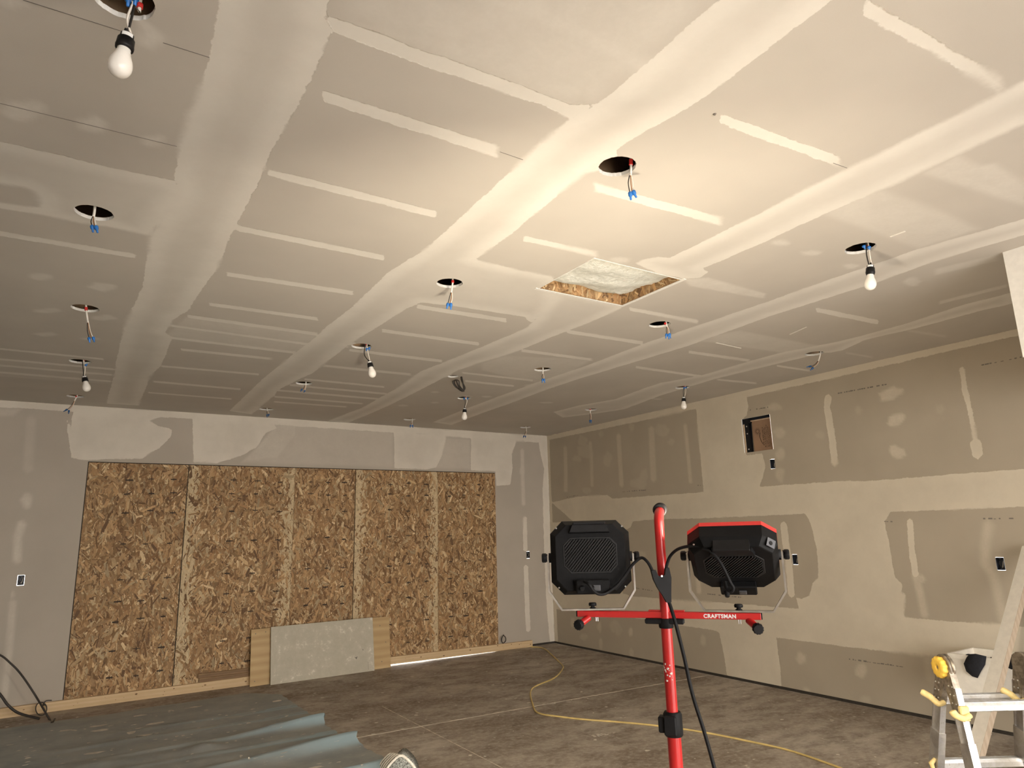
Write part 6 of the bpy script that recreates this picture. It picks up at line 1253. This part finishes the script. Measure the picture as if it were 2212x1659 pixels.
lit_clean = np.clip(lit_clean*1.25-.25, 0, 1)*np.clip((GX-.55)/1.3, .12, 1)
Z += np.where((GX < 1.0), .012*np.exp(-((GX-.35)/.16)**2 - ((GYw-6.3)/.12)**2), 0) + .03*np.exp(-((GX-1.05)/.10)**2 - ((GYw-6.25)/.11)**2)
Z -= .003*(np.arange(150)[:, None] > 148)
nu, nv = GX.shape
ii, jj = np.meshgrid(np.arange(nu-1), np.arange(nv-1), indexing='ij')
q4 = np.stack([ii*nv+jj, (ii+1)*nv+jj, (ii+1)*nv+jj+1, ii*nv+jj+1], -1).reshape(-1, 4)
me = bpy.data.meshes.new('drop_cloth')
co = np.stack([GX.ravel(), GYw.ravel(), np.maximum(Z.ravel(), .0015)], 1)
me.from_pydata(co.tolist(), [], q4.tolist())
me.materials.append(M['tarp']); me.polygons.foreach_set('use_smooth', [True]*len(q4))
a = me.attributes.new('lit_clean', 'FLOAT', 'POINT'); a.data.foreach_set('value', (lit_clean*.85).astype(np.float32).ravel())
me.update()
tag(obj('drop_cloth', me), 'large dusty grey blue drop cloth with folds spread on the concrete floor', 'drop cloth')

cloth_obj = bpy.data.objects['drop_cloth']
def splat(b, x, y, z, rx, ry, rr, tilt=0.0):
    n = 9; ph = rr.uniform(0, 6); c_, s_ = math.cos(tilt), math.sin(tilt)
    P = []
    for k in range(n):
        a = 2*math.pi*k/n; r_ = rr.uniform(.55, 1.25)
        u_, v_ = rx*r_*math.cos(a), ry*r_*math.sin(a)
        P.append((x + u_*c_ - v_*s_, y + u_*s_ + v_*c_))
    b.add([(p[0], p[1], z(p[0], p[1])) for p in P] + [(x, y, z(x, y) + .0015)], [(k, (k+1) % n, n) for k in range(n)])
def cloth_z(x, y):
    j = int(np.clip(np.argmin(np.abs(Y - y)), 0, nv-1)); row = GX[:, j]
    i = int(np.clip(np.searchsorted(row, x), 0, nu-1))
    return float(max(Z[i, j], .0015)) + .0012
rr = random.Random(12)
b = MB()
for k in range(170):
    y = rr.uniform(4.6, 7.75); x = rr.uniform(-.9, 1.9)
    if rr.random() < .12: rx, ry = rr.uniform(.04, .10), rr.uniform(.02, .05)
    else: rx, ry = rr.uniform(.008, .03), rr.uniform(.006, .016)
    splat(b, x, y, cloth_z, rx, ry, rr, rr.uniform(-.2, .3))
b.stuff('plaster_splatter', M['splatter'], cloth_obj)
b = MB()
for k in range(420):
    x = rr.uniform(-.5, 6.0); y = 1.8 + 6.5*rr.random()
    if x < 2.15 and y < 8.0: continue
    r_ = rr.choice([.004, .006, .008, .012, .016])
    splat(b, x, y, lambda a, c: .0012, r_*rr.uniform(.8, 1.8), r_, rr, rr.uniform(0, 3))
for x, y in ((3.70, 4.62), (3.75, 4.60), (3.80, 4.60), (3.66, 4.60), (3.72, 4.58)):
    for k in range(5): splat(b, x + rr.uniform(-.05, .05), y + rr.uniform(-.03, .03), lambda a, c: .0013, .014, .008, rr)
b.stuff('plaster_crumb', M['splatter'], floor)
b = MB(); b.lathe((CEIL_SPECK[0], CEIL_SPECK[1], CEIL-.0005), (0, 0, -1), [(0, .007), (.004, .004)], 8); b.build('screw_dimple', M['ink'], ceiling)

# rolled rag at the cloth's edge
t = thing('rolled_rag', 'rolled striped rag with off-white cords at the edge of the drop cloth', 'rag', (2.055, 4.70, 0), -.57)
q = MB()
def arch(rx, rz, n=18): return [(rx*math.cos(a), rz*math.sin(a)) for a in np.linspace(0, math.pi, n)]
for k in range(9):
    y = -.05 + .022*k; s_ = 1 - .035*k
    for w_ in range(1):
        pth = [(x*s_ - .012*k, y, max(.008, z*s_*(1.0 + .25*math.exp(-(x/.05)**2)))) for x, z in arch(.112, .112)]
        (q if k % 2 == 0 else q).tube(pth, .010 if k % 2 == 0 else .0065, 6, mi=0 if k % 2 == 0 else 1)
q.build('cord_wrap', [M['rag_white'], M['rag_dark']], t)
q = MB()
for k, (r_, y) in enumerate(((.105, -.055), (.085, -.062), (.05, -.066), (.012, -.068))):
    pass
pr = arch(.102, .112, 16)
rings = [[(x*s_, y, .004 + z*s_*(1 + .25*math.exp(-(x/.05)**2))) for x, z in pr] for s_, y in ((1, .10), (1, -.052), (.8, -.066), (.45, -.070), (.05, -.064))]
q.loft(rings, smooth=True)
q.build('rag_core', M['rag_grey'], t)

# ------------------------------------------------------------------ cords and cables
pts = [(x, y, .0077) for x, y in CORD_FLOOR]
b = MB(); b.tube(smooth_path(pts, 5), .0075, 8)
tag(b.build('extension_cord', M['cord_yellow']), 'thin yellow extension cord snaking over the concrete floor from the far corner', 'cord')
for pth, r_, lb in CABLES:
    b = MB(); b.tube(smooth_path([Vector(p) for p in pth], 5), r_, 8)
    tag(b.build('loose_cable', M['cord_gap']), lb, 'cable', 'loose dark cables along the far wall')
